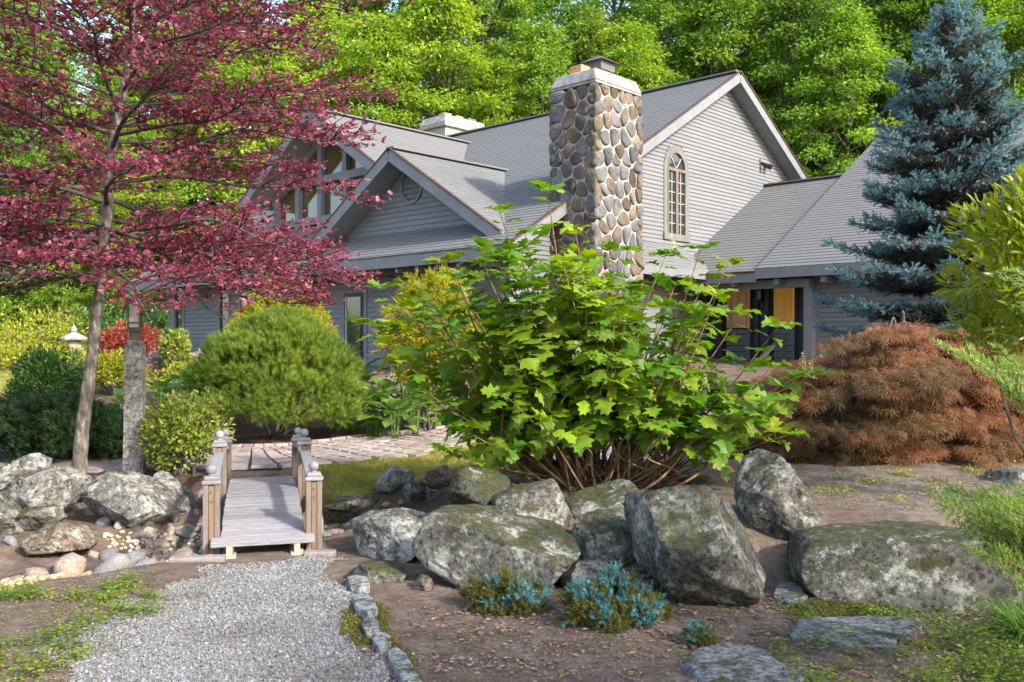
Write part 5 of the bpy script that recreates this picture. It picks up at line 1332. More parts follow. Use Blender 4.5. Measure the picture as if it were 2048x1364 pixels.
OAK = [oak_leaf(fo, be, i) for i, (fo, be) in enumerate([(0.12, 0.30), (0.20, 0.18), (-0.05, 0.42), (0.28, 0.32), (0.05, 0.12), (-0.18, 0.5)])]
oak_me = [np_mesh('leaf', v, f, M['hydrangea'], False) for v, f in OAK]
HX, HY = 0.78, 8.3; hz0 = Hs(HX, HY)
hyd = empty('hydrangea', (HX, HY, hz0)); tag(hyd, 'large oakleaf hydrangea shrub with bright lobed leaves above the boulders', 'shrub')
rg = np.random.default_rng(5)
outline = [(735, 650, 8.2), (770, 580, 8.3), (850, 610, 8.5), (890, 525, 8.6), (960, 500, 8.8), (1000, 425, 8.4), (1050, 470, 8.7), (1095, 385, 8.0), (1150, 460, 8.3), (1240, 505, 8.6), (1330, 515, 8.8), (1400, 500, 8.2), (1455, 530, 8.1), (1480, 630, 8.4), (1555, 655, 8.1), (1625, 750, 8.0), (1560, 800, 7.8), (1575, 870, 7.7), (1500, 850, 7.6), (900, 900, 7.6), (930, 860, 7.5), (1010, 790, 7.4), (1220, 720, 7.3), (1080, 840, 7.2), (1150, 880, 7.4), (1330, 860, 7.4), (800, 720, 7.9), (860, 790, 7.8)]
poly_h = [(760, 660), (880, 570), (990, 510), (1095, 480), (1200, 530), (1400, 560), (1480, 640), (1600, 745), (1550, 850), (1350, 870), (1200, 850), (1050, 830), (900, 860), (800, 760)]
tips = [np.array([at(x, y, d).x, d, at(x, y, d).z]) for x, y, d in outline]
bx = np.array(poly_h); 
while len(tips) < 172:
    x, y = rg.uniform(750, 1600), (rg.uniform(400, 890) if len(tips) < 130 else rg.uniform(470, 650))
    if inside(np.array([x]), np.array([y]), poly_h)[0]:
        d = rg.uniform(7.35, 9.4); p = at(x, y, d); tips.append(np.array([p.x, p.y, p.z]))
stems = MB(); HL = []
orig = np.array([HX, HY, hz0])
for k, tpnt in enumerate(tips):
    e = tpnt - orig
    b = np.array([rg.normal(0, 0.20) + 0.12 * np.sign(e[0]), rg.normal(0, 0.13), -0.06])
    hl = np.hypot(e[0], e[1])
    m1 = b + np.array([e[0] * 0.30, e[1] * 0.30, e[2] * 0.30]) + rg.normal(0, 0.04, 3); m2 = np.array([e[0] * 0.68, e[1] * 0.68, e[2] * 0.62]) + rg.normal(0, 0.05, 3)
    C = catmull([b, m1, m2, e], 7)
    stems.tube(C, np.linspace(0.011 + 0.005 * rg.random(), 0.004, len(C)), 6)
    axt = unit(e - C[-3])
    for j in range(5 if k < 28 else 4):
        a0 = j * 2.39996 + k; oo = np.array([math.cos(a0), math.sin(a0), 0]); d = unit(oo + np.array([0, 0, rg.uniform(0.0, 0.45)]) + 0.3 * axt); sz = rg.uniform(0.12, 0.19)
        HL.append((C[-1] + d * sz * 0.3, d, unit(np.array([0, -0.1, 1.0]) + 0.25 * rg.normal(size=3)), sz, int(rg.integers(0, 6))))
    tl = np.linalg.norm(e - m2); npair = int(3 + tl / 0.085)
    for j in range(npair):
        s = 1 - 0.75 * (j / npair) ** 1.1; idx = s * (len(C) - 1); i0 = int(idx); fr = idx - i0
        q = C[i0] * (1 - fr) + C[min(i0 + 1, len(C) - 1)] * fr
        if q[2] < 0.30 + 0.3 * math.exp(-(q[0] / 0.7) ** 2): continue
        ax = unit(C[min(i0 + 1, len(C) - 1)] - C[max(i0 - 1, 0)])
        a0 = (j % 2) * 1.57 + rg.uniform(-0.5, 0.5); x = unit(np.cross(ax, [0.3, 0.2, 1.0])); yv = np.cross(ax, x)
        for sg in (0, math.pi):
            if j > 3 and rg.random() < 0.3: continue
            o = x * math.cos(a0 + sg) + yv * math.sin(a0 + sg)
            o = unit(o * np.array([1, 1, 0.35])); d = unit(o + ax * (0.5 - 0.1 * j) + np.array([0, 0, 0.05 - 0.05 * j]) + 0.2 * rg.normal(size=3))
            sz = (0.10 + 0.026 * min(j, 4)) * rg.uniform(0.8, 1.2)
            HL.append((q + d * sz * 0.38, d, unit(np.array([0, -0.1, 1.0]) + 0.25 * rg.normal(size=3)), sz, int(rg.integers(0, 6))))
stems.build('stems', M['stem'], hyd, smooth=True)
# bare woody shoots fanning from the base
bare = MB()
for k in range(46):
    a = rg.uniform(-1.5, 1.5); L = rg.uniform(0.5, 1.25); fo = rg.uniform(-0.6, 0.5)
    b = np.array([rg.normal(0, 0.24), rg.normal(0, 0.12), -0.05]); e = b + np.array([math.sin(a) * L, fo * L * 0.6, math.cos(a) * L * 0.85 + 0.05])
    bare.tube(catmull([b, (b + e) / 2 + rg.normal(0, 0.06, 3), e], 4), np.linspace(0.009, 0.003, 9), 5)
bare.build('bare_shoots', M['twig'], hyd, smooth=True)
# the leaves that show largest are single pieces, the rest one mass
sc_ = [(-(h[3] / (h[0][1] + HY)) * (1.0 if h[0][1] < 0.25 else 0.6), i) for i, h in enumerate(HL)]
near = set(i for _, i in sorted(sc_)[:295])
Tn = [h for i, h in enumerate(HL) if i not in near]
for i in near:
    q, d, n, s, t = HL[i]; Mx = orient(d[None], n[None], np.array([[s * (0.72 + 0.45 * ((i * 0.618) % 1)), s, s * (0.4 + 1.5 * ((i * 0.377) % 1))]]))[0]
    o = link('leaf', oak_me[t], hyd); m4 = Matrix(Mx.tolist()).to_4x4(); m4.translation = Vector(q.tolist()); o.matrix_basis = m4
Va, Fa, off = [], [], 0
for t in range(6):
    g = [h for h in Tn if h[4] == t]
    Mx = orient(np.array([h[1] for h in g]), np.array([h[2] for h in g]), np.stack([np.array([h[3] for h in g]) * rg.uniform(0.72, 1.15, len(g)), np.array([h[3] for h in g]), np.array([h[3] for h in g]) * rg.uniform(0.4, 1.9, len(g))], 1))
    V, Fc = scatter(*OAK[t], Mx, np.array([h[0] for h in g])); Va.append(V); Fa.append(Fc + off); off += len(V)
o = link('foliage', np_mesh('foliage', np.concatenate(Va), np.concatenate(Fa), M['hydrangea']), hyd); o['kind'] = 'stuff'
print('hydrangea leaves', len(HL))
for (px, py, d) in [(924, 600, 7.9), (935, 575, 8.1), (785, 750, 7.9), (1410, 770, 7.6), (1605, 725, 7.9), (1622, 742, 7.9), (1345, 490, 8.2), (1155, 705, 7.4)]:
    p = at(px, py, d); n = 70; t = rg.random(n); a = rg.uniform(0, 6.28, n)
    r = 0.036 * (1 - t * 0.85); T = np.stack([r * np.cos(a), r * np.sin(a), t * 0.15 - 0.06], 1) + np.array([p.x - HX, p.y - HY, p.z - hz0])
    foliage('flower_panicle', T, rdir(n), rdir(n), np.full(n, 0.018), M['cream'], LEAF, hyd)['kind'] = 'stuff'

# ------------------------------------------------------------------ blue spruce
SX, SY = (1906 - 1024) / F * 15.2, 15.2; sz0 = Hs(SX, SY); SH = at(1906, 18, 15.2).z - sz0
spr = empty('blue_spruce', (SX, SY, sz0)); tag(spr, 'tall conical blue spruce tree at the right', 'tree')
MB().tube([(0, 0, -0.1), (0.02, 0, SH * 0.5), (0, 0, SH - 0.05)], [0.15, 0.085, 0.012], 10).build('trunk', M['bark'], spr)
rg = np.random.default_rng(9); A1, A2 = [], []; br = MB()
zz = 0.35; lv = 0
while zz < SH - 0.12:
    t = zz / SH; Lm = 2.5 * (1 - t) ** 0.70 + 0.06
    nb = 11 if t < 0.8 else 7
    for k in range(nb):
        az = lv * 0.9 + 2 * math.pi * k / nb + rg.normal(0, 0.2); L = Lm * rg.uniform(0.62, 1.08)
        if rg.random() < 0.12: L *= 0.6
        up = 0.12 + 0.75 * t * t; h = np.array([math.cos(az), math.sin(az), 0]); side = np.array([-h[1], h[0], 0])
        f = lambda s: np.array([0, 0, zz]) + h * L * s + np.array([0, 0, L * (up * s - 0.30 * (1 - t) * s * (1 - s * 0.85))])
        br.tube([f(0), f(0.5), f(1.0)], [0.018, 0.011, 0.004], 4, cap=False)
        nS = int(L / 0.10) + 2
        for j in range(nS):
            s = 0.22 + 0.78 * (j + 0.5) / nS; q = f(s)
            for sg in (-1, 1):
                l2 = min(0.46, 0.42 * L) * (1.15 - 0.85 * s) * rg.uniform(0.7, 1.2) + 0.05
                dd = unit(h * 0.75 + side * sg * 0.8 + np.array([0, 0, rg.uniform(-0.05, 0.22)]))
                m = max(1, int(l2 / 0.10))
                for i in range(m):
                    pp = q + dd * l2 * (i / m); tip = (i == m - 1)
                    nd_ = 3 if tip else 2
                    for _ in range(nd_):
                        d3 = unit(dd + 0.55 * rg.normal(size=3) + np.array([0, 0, 0.30]))
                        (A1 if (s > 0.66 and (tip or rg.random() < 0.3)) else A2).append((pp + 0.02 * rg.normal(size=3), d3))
        for _ in range(4): A1.append((f(1.0) - h * 0.06 * rg.random(), unit(h + 0.5 * rg.normal(size=3) + np.array([0, 0, 0.35 + up]))))
    zz += (0.11, 0.34)[lv % 2] if t < 0.8 else 0.15; lv += 1
for _ in range(26): A1.append((np.array([0, 0, SH - 0.25 * rg.random()]), unit(np.array([0, 0, 1.0]) + 0.6 * rg.normal(size=3))))
br.build('branches', M['twig'], spr)
print('spruce shoots', len(A1), len(A2))
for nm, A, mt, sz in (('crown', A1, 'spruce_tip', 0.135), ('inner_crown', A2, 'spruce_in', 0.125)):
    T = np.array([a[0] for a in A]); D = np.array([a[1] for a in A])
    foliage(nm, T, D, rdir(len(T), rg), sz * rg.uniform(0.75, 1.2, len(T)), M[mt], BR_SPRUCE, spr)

# ------------------------------------------------------------------ laceleaf maple mound
LX, LY = (1800 - 1024) / F * 10.6, 10.6; lz0 = Hs(LX, LY)
lm = empty('laceleaf_maple', (LX, LY, lz0)); tag(lm, 'low weeping laceleaf maple mound with rusty brown feathery leaves', 'tree')
rg = np.random.default_rng(31); n = 42000
c = []
for _ in range(300):
    a = rg.uniform(0, 6.28); ph = math.asin(rg.random() ** 0.9)
    rr = rg.uniform(0.80, 1.03)
    bump = 1 + 0.10 * math.sin(a * 3 + 1) + 0.06 * math.sin(a * 7)
    if _ % 4 == 0: ph = rg.uniform(0.02, 0.25)
    c.append([1.95 * bump * math.cos(ph) ** 0.6 * math.cos(a) * rr, 1.25 * bump * math.cos(ph) ** 0.6 * math.sin(a) * rr, 0.10 + 1.33 * math.sin(ph) ** 0.85 * rr * (1 - 0.12 * math.cos(a - 2.2))])
c = np.array(c); r = np.stack([rg.uniform(0.2, 0.42, len(c)), rg.uniform(0.2, 0.42, len(c)), rg.uniform(0.04, 0.08, len(c))], 1)
T, o, i = clump_points(c, r, n, rg, 0.9)
hor = unit(c[i] * np.array([1, 1, 0.0]))
T[:, 2] -= 0.35 * ((T - c[i]) * hor).sum(1).clip(0, 1)
D = unit(hor * 0.8 + np.array([0, 0, -0.75]) + 0.4 * rg.normal(size=(n, 3)) + 0.4 * o * np.array([1, 1, 0]))
NN = unit(hor * 0.5 + np.array([0, 0, 0.8]) + 0.5 * rg.normal(size=(n, 3)))
k = T[:, 2] > 0.03
foliage('crown', T[k], D[k], NN[k], rg.uniform(0.07, 0.125, k.sum()), M['maple_red'], PALM, lm)
mb = MB(); mb.tube([(0, 0, -0.1), (0.05, 0, 0.35), (-0.03, 0.03, 0.7)], [0.09, 0.07, 0.05], 9)
for k in range(60):
    p = c[k * 5]; mb.tube(catmull([(0, 0, 0.6), (p[0] * 0.45, p[1] * 0.45, p[2] + 0.12 if p[2] > 0.6 else 0.8), p], 4), np.linspace(0.028, 0.005, 9), 5)
mb.build('trunk', M['bark'], lm, smooth=True)

# ------------------------------------------------------------------ shrubs
bush('mugo_pine', 'dense dome shaped green pine shrub behind the bridge', 'shrub', (552 - 1024) / F * 13.6, 13.6, (1.16, 1.0, 0.98), 1.0, 'pine_tip', BR_PINE, 0.095, 85, 0.25, 13000, 2, 0.9, 0.9, 0.4, 0.55, -0.5, cone=(0.32, 1.72))
bush('gold_cypress', 'golden thread cypress rising behind the dome shaped pine', 'shrub', (565 - 1024) / F * 15.6, 15.6, (0.78, 0.7, 0.95), 1.75, 'gold', BR_SOFT, 0.15, 60, 0.24, 4500, 3, 0.2, 1.0, 0.5, 0.8, -0.8, droop=0.25)
bush('gold_cypress', 'golden thread cypress half hidden behind the left side of the hydrangea', 'shrub', (860 - 1024) / F * 14.6, 14.6, (0.72, 0.6, 0.95), 1.78, 'gold', BR_SOFT, 0.15, 60, 0.24, 4500, 4, 0.2, 1.0, 0.5, 0.8, -0.8, droop=0.25)
bush('gold_cypress', 'low golden cypress seen through the middle of the hydrangea', 'shrub', 0.25, 14.8, (0.9, 0.6, 0.75), 1.25, 'gold', BR_SOFT, 0.15, 50, 0.25, 3500, 41, 0.2, 1.0, 0.5, 0.8, -0.8, droop=0.25)
bush('round_shrub', 'dark green rounded shrub left of the slim trunk', 'shrub', (102 - 1024) / F * 15.0, 15.0, (0.62, 0.6, 0.66), 0.92, 'box', LEAF, 0.075, 60, 0.2, 7000, 5, 0.4, 1.0, 0.6, 0.9, -0.8)
bush('dark_juniper', 'dark spreading juniper behind the left boulders', 'shrub', (60 - 1024) / F * 11.3, 11.3, (1.05, 0.6, 0.42), 0.50, 'juniper', BR_JUN, 0.12, 60, 0.2, 6000, 6, 0.5, 1.0, 0.5, 0.6, -0.6)
bush('dark_juniper', 'dark juniper spray between the slim trunk and the lamp post', 'shrub', (200 - 1024) / F * 11.6, 11.6, (0.5, 0.4, 0.36), 0.42, 'juniper', BR_JUN, 0.12, 30, 0.16, 2200, 61, 0.5, 1.0, 0.5, 0.6, -0.6)
bush('euonymus', 'variegated yellow green euonymus shrub right of the lamp post', 'shrub', (368 - 1024) / F * 10.3, 10.3, (0.44, 0.38, 0.50), 0.62, 'euonymus', LEAF, 0.062, 50, 0.13, 3200, 7, 0.4, 1.0, 0.7, 0.9, -0.85)
bush('laurel', 'glossy yellow green leaved shrub at the right edge in front of the spruce', 'shrub', (2135 - 1024) / F * 7.2, 7.2, (0.92, 0.8, 0.88), 2.12, 'laurel', LANCE, 0.105, 85, 0.2, 9000, 8, 0.55, 1.1, 0.5, 0.85, -0.75)
for k, (px, d, rx, rz, zc, mt, lab, cat, sd) in enumerate([
    (60, 24, 1.6, 0.8, 1.7, 'yellow', 'yellow green shrub behind the left lawn', 'shrub', 50), (-30, 26, 1.5, 1.1, 2.0, 'weed', 'green shrub at the left edge behind the lawn', 'shrub', 51),
    (262, 22, 0.75, 0.45, 1.65, 'red_leaf', 'small red leaved maple behind the lamp post', 'shrub', 52), (225, 18.5, 0.8, 0.45, 1.0, 'yellow', 'yellow flowering perennials behind the slim trunk', 'perennials', 53),
    (355, 19, 0.20, 0.55, 1.35, 'euonymus', 'narrow upright variegated shrub in front of the left wing window', 'shrub', 54), (330, 19.5, 0.45, 0.28, 1.15, 'pink', 'pale pink flowering clump below the left wing', 'perennials', 55),
    (410, 19.8, 0.4, 0.28, 1.12, 'pink', 'pale pink flowering clump right of the narrow variegated shrub', 'perennials', 56), (385, 18.0, 0.65, 0.35, 0.85, 'yellow', 'yellow green perennials below the left wing wall', 'perennials', 57),
    (190, 27, 1.6, 0.7, 1.9, 'box', 'dark green shrub in the shade behind the slim trunk', 'shrub', 58), (120, 20.5, 0.9, 0.4, 1.05, 'yellow', 'low yellow shrub beside the stone lantern', 'shrub', 59),
    (10, 21.5, 1.2, 0.3, 1.1, 'yellow', 'low hedge of yellow foliage along the left lawn', 'hedge', 64), (300, 25, 0.9, 0.8, 1.9, 'box', 'dark bush at the corner of the left wing', 'shrub', 65),
    (1270, 16.5, 0.8, 0.55, 0.9, 'weed', 'green perennials at the foot of the stone chimney', 'perennials', 66), (1400, 16.8, 0.6, 0.4, 0.75, 'weed', 'green perennials beside the entry steps', 'perennials', 67)]):
    xx = (px - 1024) / F * d
    bush('perennials' if cat == 'perennials' else 'hedge' if cat == 'hedge' else 'shrub', lab, cat, xx, d, (rx, rx * 0.7, rz), max(zc, Hs(xx, d) + rz * 0.55), mt, LEAF, 0.09 if d > 17 else 0.07, 40, max(0.16, rx * 0.28), 2600, sd, 0.5, 1.0, 0.6, 0.8, -0.6)
bush('euonymus', 'low variegated sprays below the lamp post', 'shrub', (390 - 1024) / F * 12.2, 12.2, (0.55, 0.35, 0.42), 0.55, 'euonymus', LEAF, 0.055, 40, 0.13, 2200, 72, 0.4, 1.0, 0.7, 0.9, -0.6)

# blue star junipers in the foreground
for (px, py, d, rx, rz, lab, sd, n1) in [(1015, 1200, 5.65, 0.32, 0.27, 'left blue star juniper at the foot of the widest boulder', 80, 300), (1222, 1215, 5.35, 0.40, 0.28, 'larger blue star juniper in front of the two humped boulder', 81, 430), (1397, 1275, 4.98, 0.075, 0.1, 'tiny blue juniper seedling alone on the soil', 82, 70)]:
    p = at(px, py, d); rg = np.random.default_rng(sd); root = empty('blue_juniper', (p.x, p.y, Hs(p.x, p.y))); tag(root, lab, 'shrub', 'blue junipers in the foreground')
    n = n1 * 7; u = rdir(n, rg); u[:, 2] = np.abs(u[:, 2]); lump = 0.72 + 0.30 * fbm(u * 2.4 + sd, 3)
    T = u * np.array([rx, rx * 0.7, rz]) * (lump * rg.uniform(0.72, 1.05, n))[:, None]; T[:, 2] = np.maximum(T[:, 2], 0.012)
    D = unit(u * np.array([1, 1, 0.6]) + np.array([0, 0, 0.55]) + 0.5 * rg.normal(size=(n, 3)))
    blue = (fbm(u * 3.1 + sd * 1.7, 2) + 0.45 * u[:, 2] > 0.46) & (rg.random(n) < 0.8)
    S = 0.05 * rg.uniform(0.7, 1.25, n)
    foliage('new_growth', T[blue] + 0.012 * u[blue], D[blue], rdir(int(blue.sum()), rg), S[blue], M['blue_star'], BR_JUN, root)
    foliage('old_growth', T[~blue], D[~blue], rdir(int((~blue).sum()), rg), S[~blue], M['olive'], BR_JUN, root)
    mb = MB()
    for k in range(10):
        a = k * 0.63; mb.tube([(0, 0, -0.02), (math.cos(a) * rx * 0.4, math.sin(a) * rx * 0.3, rz * 0.12), (math.cos(a) * rx * 0.75, math.sin(a) * rx * 0.5, rz * 0.3)], [0.008, 0.006, 0.003], 5)
    mb.build('stems', M['stem'], root)

# ------------------------------------------------------------------ young fir reaching in from the right
FX, FY = 2.75, 4.35; fz0 = Hs(FX, FY)
fir = empty('young_fir', (FX, FY, fz0)); tag(fir, 'young fir with soft pale green needled branches at the right edge', 'tree')
MB().tube([(0, 0, -0.05), (0.02, 0, 1.2), (0, 0, 2.3)], [0.045, 0.03, 0.006], 8).build('trunk', M['bark'], fir)
rg = np.random.default_rng(12); bs = MB(); NT, ND, NZ = [], [], []
def fir_branch(p0, p1, w, nv=(0, -0.7, 0.7)):
    p0, p1 = np.array(p0), np.array(p1); ax = unit(p1 - p0); L = np.linalg.norm(p1 - p0); side = unit(np.cross(ax, np.array(nv) + 0.25 * rg.normal(size=3))); upv = np.cross(side, ax)
    bs.tube([p0, (p0 + p1) / 2 + np.array([0, 0, -0.03]), p1], [0.008, 0.006, 0.003], 5)
    m = int(L / 0.05)
    lines = [(p0 + ax * L * 0.25, p1)]
    for j in range(m):
        s = 0.2 + 0.8 * j / m; q = p0 + ax * L * s + np.array([0, 0, -0.03 * 4 * s * (1 - s)])
        for sg in (-1, 1):
            l2 = w * (1.05 - s) * rg.uniform(0.8, 1.15) + 0.03
            e = q + unit(ax * 0.75 + side * sg * 0.8 + upv * rg.uniform(-0.08, 0.2)) * l2; lines.append((q, e)); bs.tube([q, e], [0.003, 0.0015], 4, cap=False)
    for a, b in lines:
        l = np.linalg.norm(b - a); k = max(6, int(l / 0.0026)); t = rg.random((k, 1)); d = unit(b - a); s2 = unit(np.cross(d, upv)); sg = np.where(rg.random((k, 1)) < 0.5, -1, 1)
        NT.append(a + (b - a) * t); ND.append(unit(d * 0.6 + s2 * sg * rg.uniform(0.3, 0.95, (k, 1)) + upv * rg.uniform(-0.3, 0.75, (k, 1)) + 0.12 * rg.normal(size=(k, 3)))); NZ.append(rg.uniform(0.018, 0.030, k))
def fl(px, py, d): p = at(px, py, d); return (p.x - FX, p.y - FY, p.z - fz0)
fir_branch((0, 0, 1.28), fl(1868, 683, 4.2), 0.2); fir_branch((0, 0, 1.15), fl(1940, 700, 3.9), 0.26); fir_branch((0, 0, 1.45), fl(1985, 735, 3.7), 0.24); fir_branch((0, 0, 1.2), fl(1990, 690, 4.0), 0.24); fir_branch((0, 0, 1.1), fl(2000, 770, 4.0), 0.2)
fir_branch((0, 0, 0.62), fl(1852, 985, 4.3), 0.22); fir_branch((0, 0, 0.55), fl(1930, 1040, 4.1), 0.24); fir_branch((0, 0, 0.72), fl(1890, 975, 4.6), 0.22); fir_branch((0, 0, 0.5), fl(1935, 1100, 4.0), 0.24); fir_branch((0, 0, 0.8), fl(1950, 985, 4.4), 0.2); fir_branch((0, 0, 0.6), fl(1880, 1010, 4.2), 0.26); fir_branch((0, 0, 0.66), fl(1960, 1020, 4.0), 0.26); fir_branch((0, 0, 0.5), fl(1965, 1075, 4.2), 0.26); fir_branch((0, 0, 0.45), fl(1990, 1110, 3.9), 0.26); fir_branch((0, 0, 0.7), fl(1985, 1000, 3.9), 0.24)
for k in range(10):
    a = -1.2 + k * 0.36; L = 0.75 - 0.03 * k; z = 0.35 + k * 0.17; fir_branch((0, 0, z), (math.cos(a) * L, math.sin(a) * L, z + 0.12), 0.22)
fir_branch((0, 0, 2.05), fl(2030, 385, 4.1), 0.2)
NT = np.concatenate(NT); ND = np.concatenate(ND); NZ = np.concatenate(NZ); print('fir needles', len(NT))
NEED = (np.array([(0.075, 0, 0), (-0.075, 0, 0), (-0.06, 0.95, 0), (0.06, 0.95, 0)]), np.array([(0, 3, 2, 1)]))
foliage('needles', NT, ND, rdir(len(NT), rg) + np.array([0, 0, 1.5]), NZ, M['fir'], NEED, fir)
bs.build('branches', M['stem'], fir)

# ------------------------------------------------------------------ hostas: every leaf a piece
def hosta_leaf(seed):
    V, Fc = [], []; Y = [0, 0.12, 0.3, 0.5, 0.7, 0.88, 1.0]; W = [0.03, 0.24, 0.36, 0.36, 0.26, 0.12, 0.0]
    for y, w in zip(Y, W):
        for s in (-1, -0.5, 0, 0.5, 1): V.append((s * w, y, 0.30 * (w * abs(s)) - 0.55 * y * y + 0.02 * math.sin(y * 14 + s * 3 + seed)))
    for i in range(6):
        for k in range(4): Fc.append((i * 5 + k, i * 5 + k + 1, i * 5 + k + 6, i * 5 + k + 5))
    return np_mesh('leaf', np.array(V), np.array(Fc), M['hosta'], True)
hm = [hosta_leaf(s) for s in range(4)]
rg = np.random.default_rng(77)
hosta_spots = [(440, 735, 15.2, 0.42, 'blue green hosta with the broadest leaves beside the dome shaped pine'), (385, 750, 15.6, 0.36, 'hosta behind the variegated euonymus'), (250, 800, 13.6, 0.32, 'hosta behind the granite lamp post'), (205, 830, 13.2, 0.3, 'hosta right beside the slim tree trunk'),
               (720, 745, 14.6, 0.36, 'hosta at the right flank of the dome shaped pine'), (770, 775, 14.0, 0.34, 'hosta between the pine and the hydrangea'), (690, 722, 15.8, 0.36, 'hosta under the patio door'), (810, 740, 14.8, 0.34, 'hosta at the foot of the golden cypress'), (325, 775, 14.6, 0.3, 'hosta just right of the lamp post'), (790, 815, 13.4, 0.3, 'lowest hosta left of the hydrangea'), (740, 790, 13.7, 0.32, 'hosta in front of the pine right flank'), (830, 790, 13.9, 0.32, 'hosta directly behind the left hydrangea leaves'), (705, 770, 14.9, 0.34, 'hosta half behind the dome shaped pine'), (170, 860, 12.6, 0.26, 'hosta left of the slim trunk')]
for (px, py, d, s, lab) in hosta_spots:
    x = (px - 1024) / F * d; h = empty('hosta', (x, d, Hs(x, d))); tag(h, lab, 'hosta', 'hostas around the dome shaped pine')
    top = max(0.2, at(px, py, d).z - Hs(x, d))
    for k in range(20):
        a = k * 2.39996; t = k / 20; el = 1.1 - 0.95 * t
        dr_ = np.array([math.cos(a) * math.cos(el), math.sin(a) * math.cos(el), math.sin(el)]); q = np.array([math.cos(a), math.sin(a), 0]) * (0.05 + 0.28 * t) * s / 0.35 + np.array([0, 0, top * (1.0 - 0.6 * t)])
        Mx = orient(dr_[None], (np.array([-math.cos(a) * 0.3, -math.sin(a) * 0.3, 1.0]))[None], np.array([s * rg.uniform(0.75, 1.1)]))[0]
        o = link('leaf', hm[k % 4], h); m4 = Matrix(Mx.tolist()).to_4x4(); m4.translation = Vector(q.tolist()); o.matrix_basis = m4
    mb = MB()
    for k in range(8):
        a = k * 0.785; mb.tube([(0.03 * math.cos(a), 0.03 * math.sin(a), -0.05), (0.08 * math.cos(a), 0.08 * math.sin(a), top * 0.9)], 0.006, 5)
    mb.build('stalks', M['hosta'], h)

# arching tufts
def tuft(name, x, y, n, L, spread, w, label, seed, mat='blade'):
    rg = np.random.default_rng(seed); root = empty(name, (x, y, Hs(x, y))); tag(root, label, 'grass tuft')
    V, Fc = [], []
    for k in range(n):
        a = rg.uniform(0, 6.28); l = L * rg.uniform(0.6, 1.1); o = np.array([math.cos(a), math.sin(a), 0]); sd = np.array([-o[1], o[0], 0]) * w
        b0 = np.array([rg.normal(0, 0.03), rg.normal(0, 0.03), 0]); sp = spread * rg.uniform(0.4, 1.3); b = len(V)
        for i in range(6):
            t = i / 5; p = b0 + o * sp * l * t ** 1.5 + np.array([0, 0, l * (t - 0.55 * sp * t * t)]); wd = sd * (1 - t) ** 0.6
            V += [p - wd, p + wd]
        for i in range(5): Fc.append((b + 2 * i, b + 2 * i + 1, b + 2 * i + 3, b + 2 * i + 2))
    link('blades', np_mesh('blades', np.array(V), np.array(Fc), M[mat], True), root)
for (px, py, z, n, L, sp, w, lab, sd) in [(752, 880, .2, 90, 0.55, 0.5, 0.006, 'upright grass tuft left of the hydrangea', 1), (215, 905, .2, 70, 0.5, 0.9, 0.007, 'arching daylily leaves behind the slim trunk', 2), (300, 880, .2, 70, 0.5, 0.8, 0.007, 'arching daylily leaves right of the lamp post', 3), (2040, 1215, .15, 110, 0.34, 0.9, 0.004, 'arching grass tuft under the fir at the right edge', 4), (2075, 1290, 0, 60, 0.42, 1.0, 0.004, 'long bladed grass tuft at the lower right edge', 5), (1640, 925, .2, 40, 0.22, 0.9, 0.006, 'small green plant under the laceleaf maple', 6), (255, 865, .2, 60, 0.45, 0.8, 0.007, 'daylily leaves at the foot of the lamp post', 7)]:
    x, y = on_ground(px, py, z); tuft('grass_tuft', x, y, n, L, sp, w, lab, sd)

# ------------------------------------------------------------------ ground cover, moss, litter
def cover(name, poly, n, lo, hi, mat, label, seed, clumps=40, cr=0.16, tmpl=LEAF, hgt=0.05, flat=0.5):
    rg = np.random.default_rng(seed); c = pts_in(poly, clumps, 0.1, rg); i = rg.integers(0, clumps, n)
    q = c[i] + rg.normal(0, cr, (n, 2)) * rg.uniform(0.3, 1.0, (clumps, 1))[i]
    s = rg.uniform(lo, hi, n); a = rg.uniform(0, 6.28, n)
    D = np.stack([np.cos(a), np.sin(a), rg.uniform(-0.1, 0.7, n) * flat], 1); NN = np.array([0, 0, 1.0]) + 0.35 * rg.normal(size=(n, 3))
    T = np.stack([q[:, 0], q[:, 1], H(q[:, 0], q[:, 1]) + 0.012 + hgt * rg.random(n) ** 1.5], 1)
    return tag(foliage(name, T, D, NN, s, M[mat], tmpl, None), label, kind='stuff')
gr = lambda L, z=0.0: [on_ground(x, y, z) for x, y in L]
cover('weeds', gr([(-60, 1190), (120, 1165), (300, 1165), (290, 1230), (180, 1330), (60, 1400), (-150, 1400)]), 5200, 0.014, 0.034, 'weed', 'low clover and weeds on the soil at the lower left', 1, 60, 0.10)
cover('ground_cover', gr([(1540, 1180), (2080, 1190), (2150, 1400), (1600, 1420), (1560, 1300), (1440, 1260)]), 5200, 0.012, 0.032, 'weed', 'low creeping ground cover around the right flagstones', 2, 110, 0.08)
cover('ground_cover_dense', gr([(1880, 1270), (2120, 1230), (2150, 1420), (1900, 1400), (1830, 1340)]), 3800, 0.014, 0.034, 'weed', 'dense green creeping plants in the lower right corner', 3, 70, 0.08, hgt=0.09)
cover('dirt_weeds', [(2.5, 7.9), (3.3, 6.9), (6.2, 6.5), (6.5, 9.8), (4.2, 10.2), (2.8, 9.2)], 3600, 0.02, 0.045, 'grass', 'sparse yellowish grass tufts on the dirt clearing', 4, 55, 0.12, hgt=0.04, flat=1.2)
cover('leaf_litter', gr([(840, 1190), (1500, 1200), (2080, 1190), (2200, 1420), (800, 1420)]), 3600, 0.012, 0.045, 'litter', 'dry brown leaves and bark bits on the soil', 5, 700, 0.2, hgt=0.0, flat=0.3)
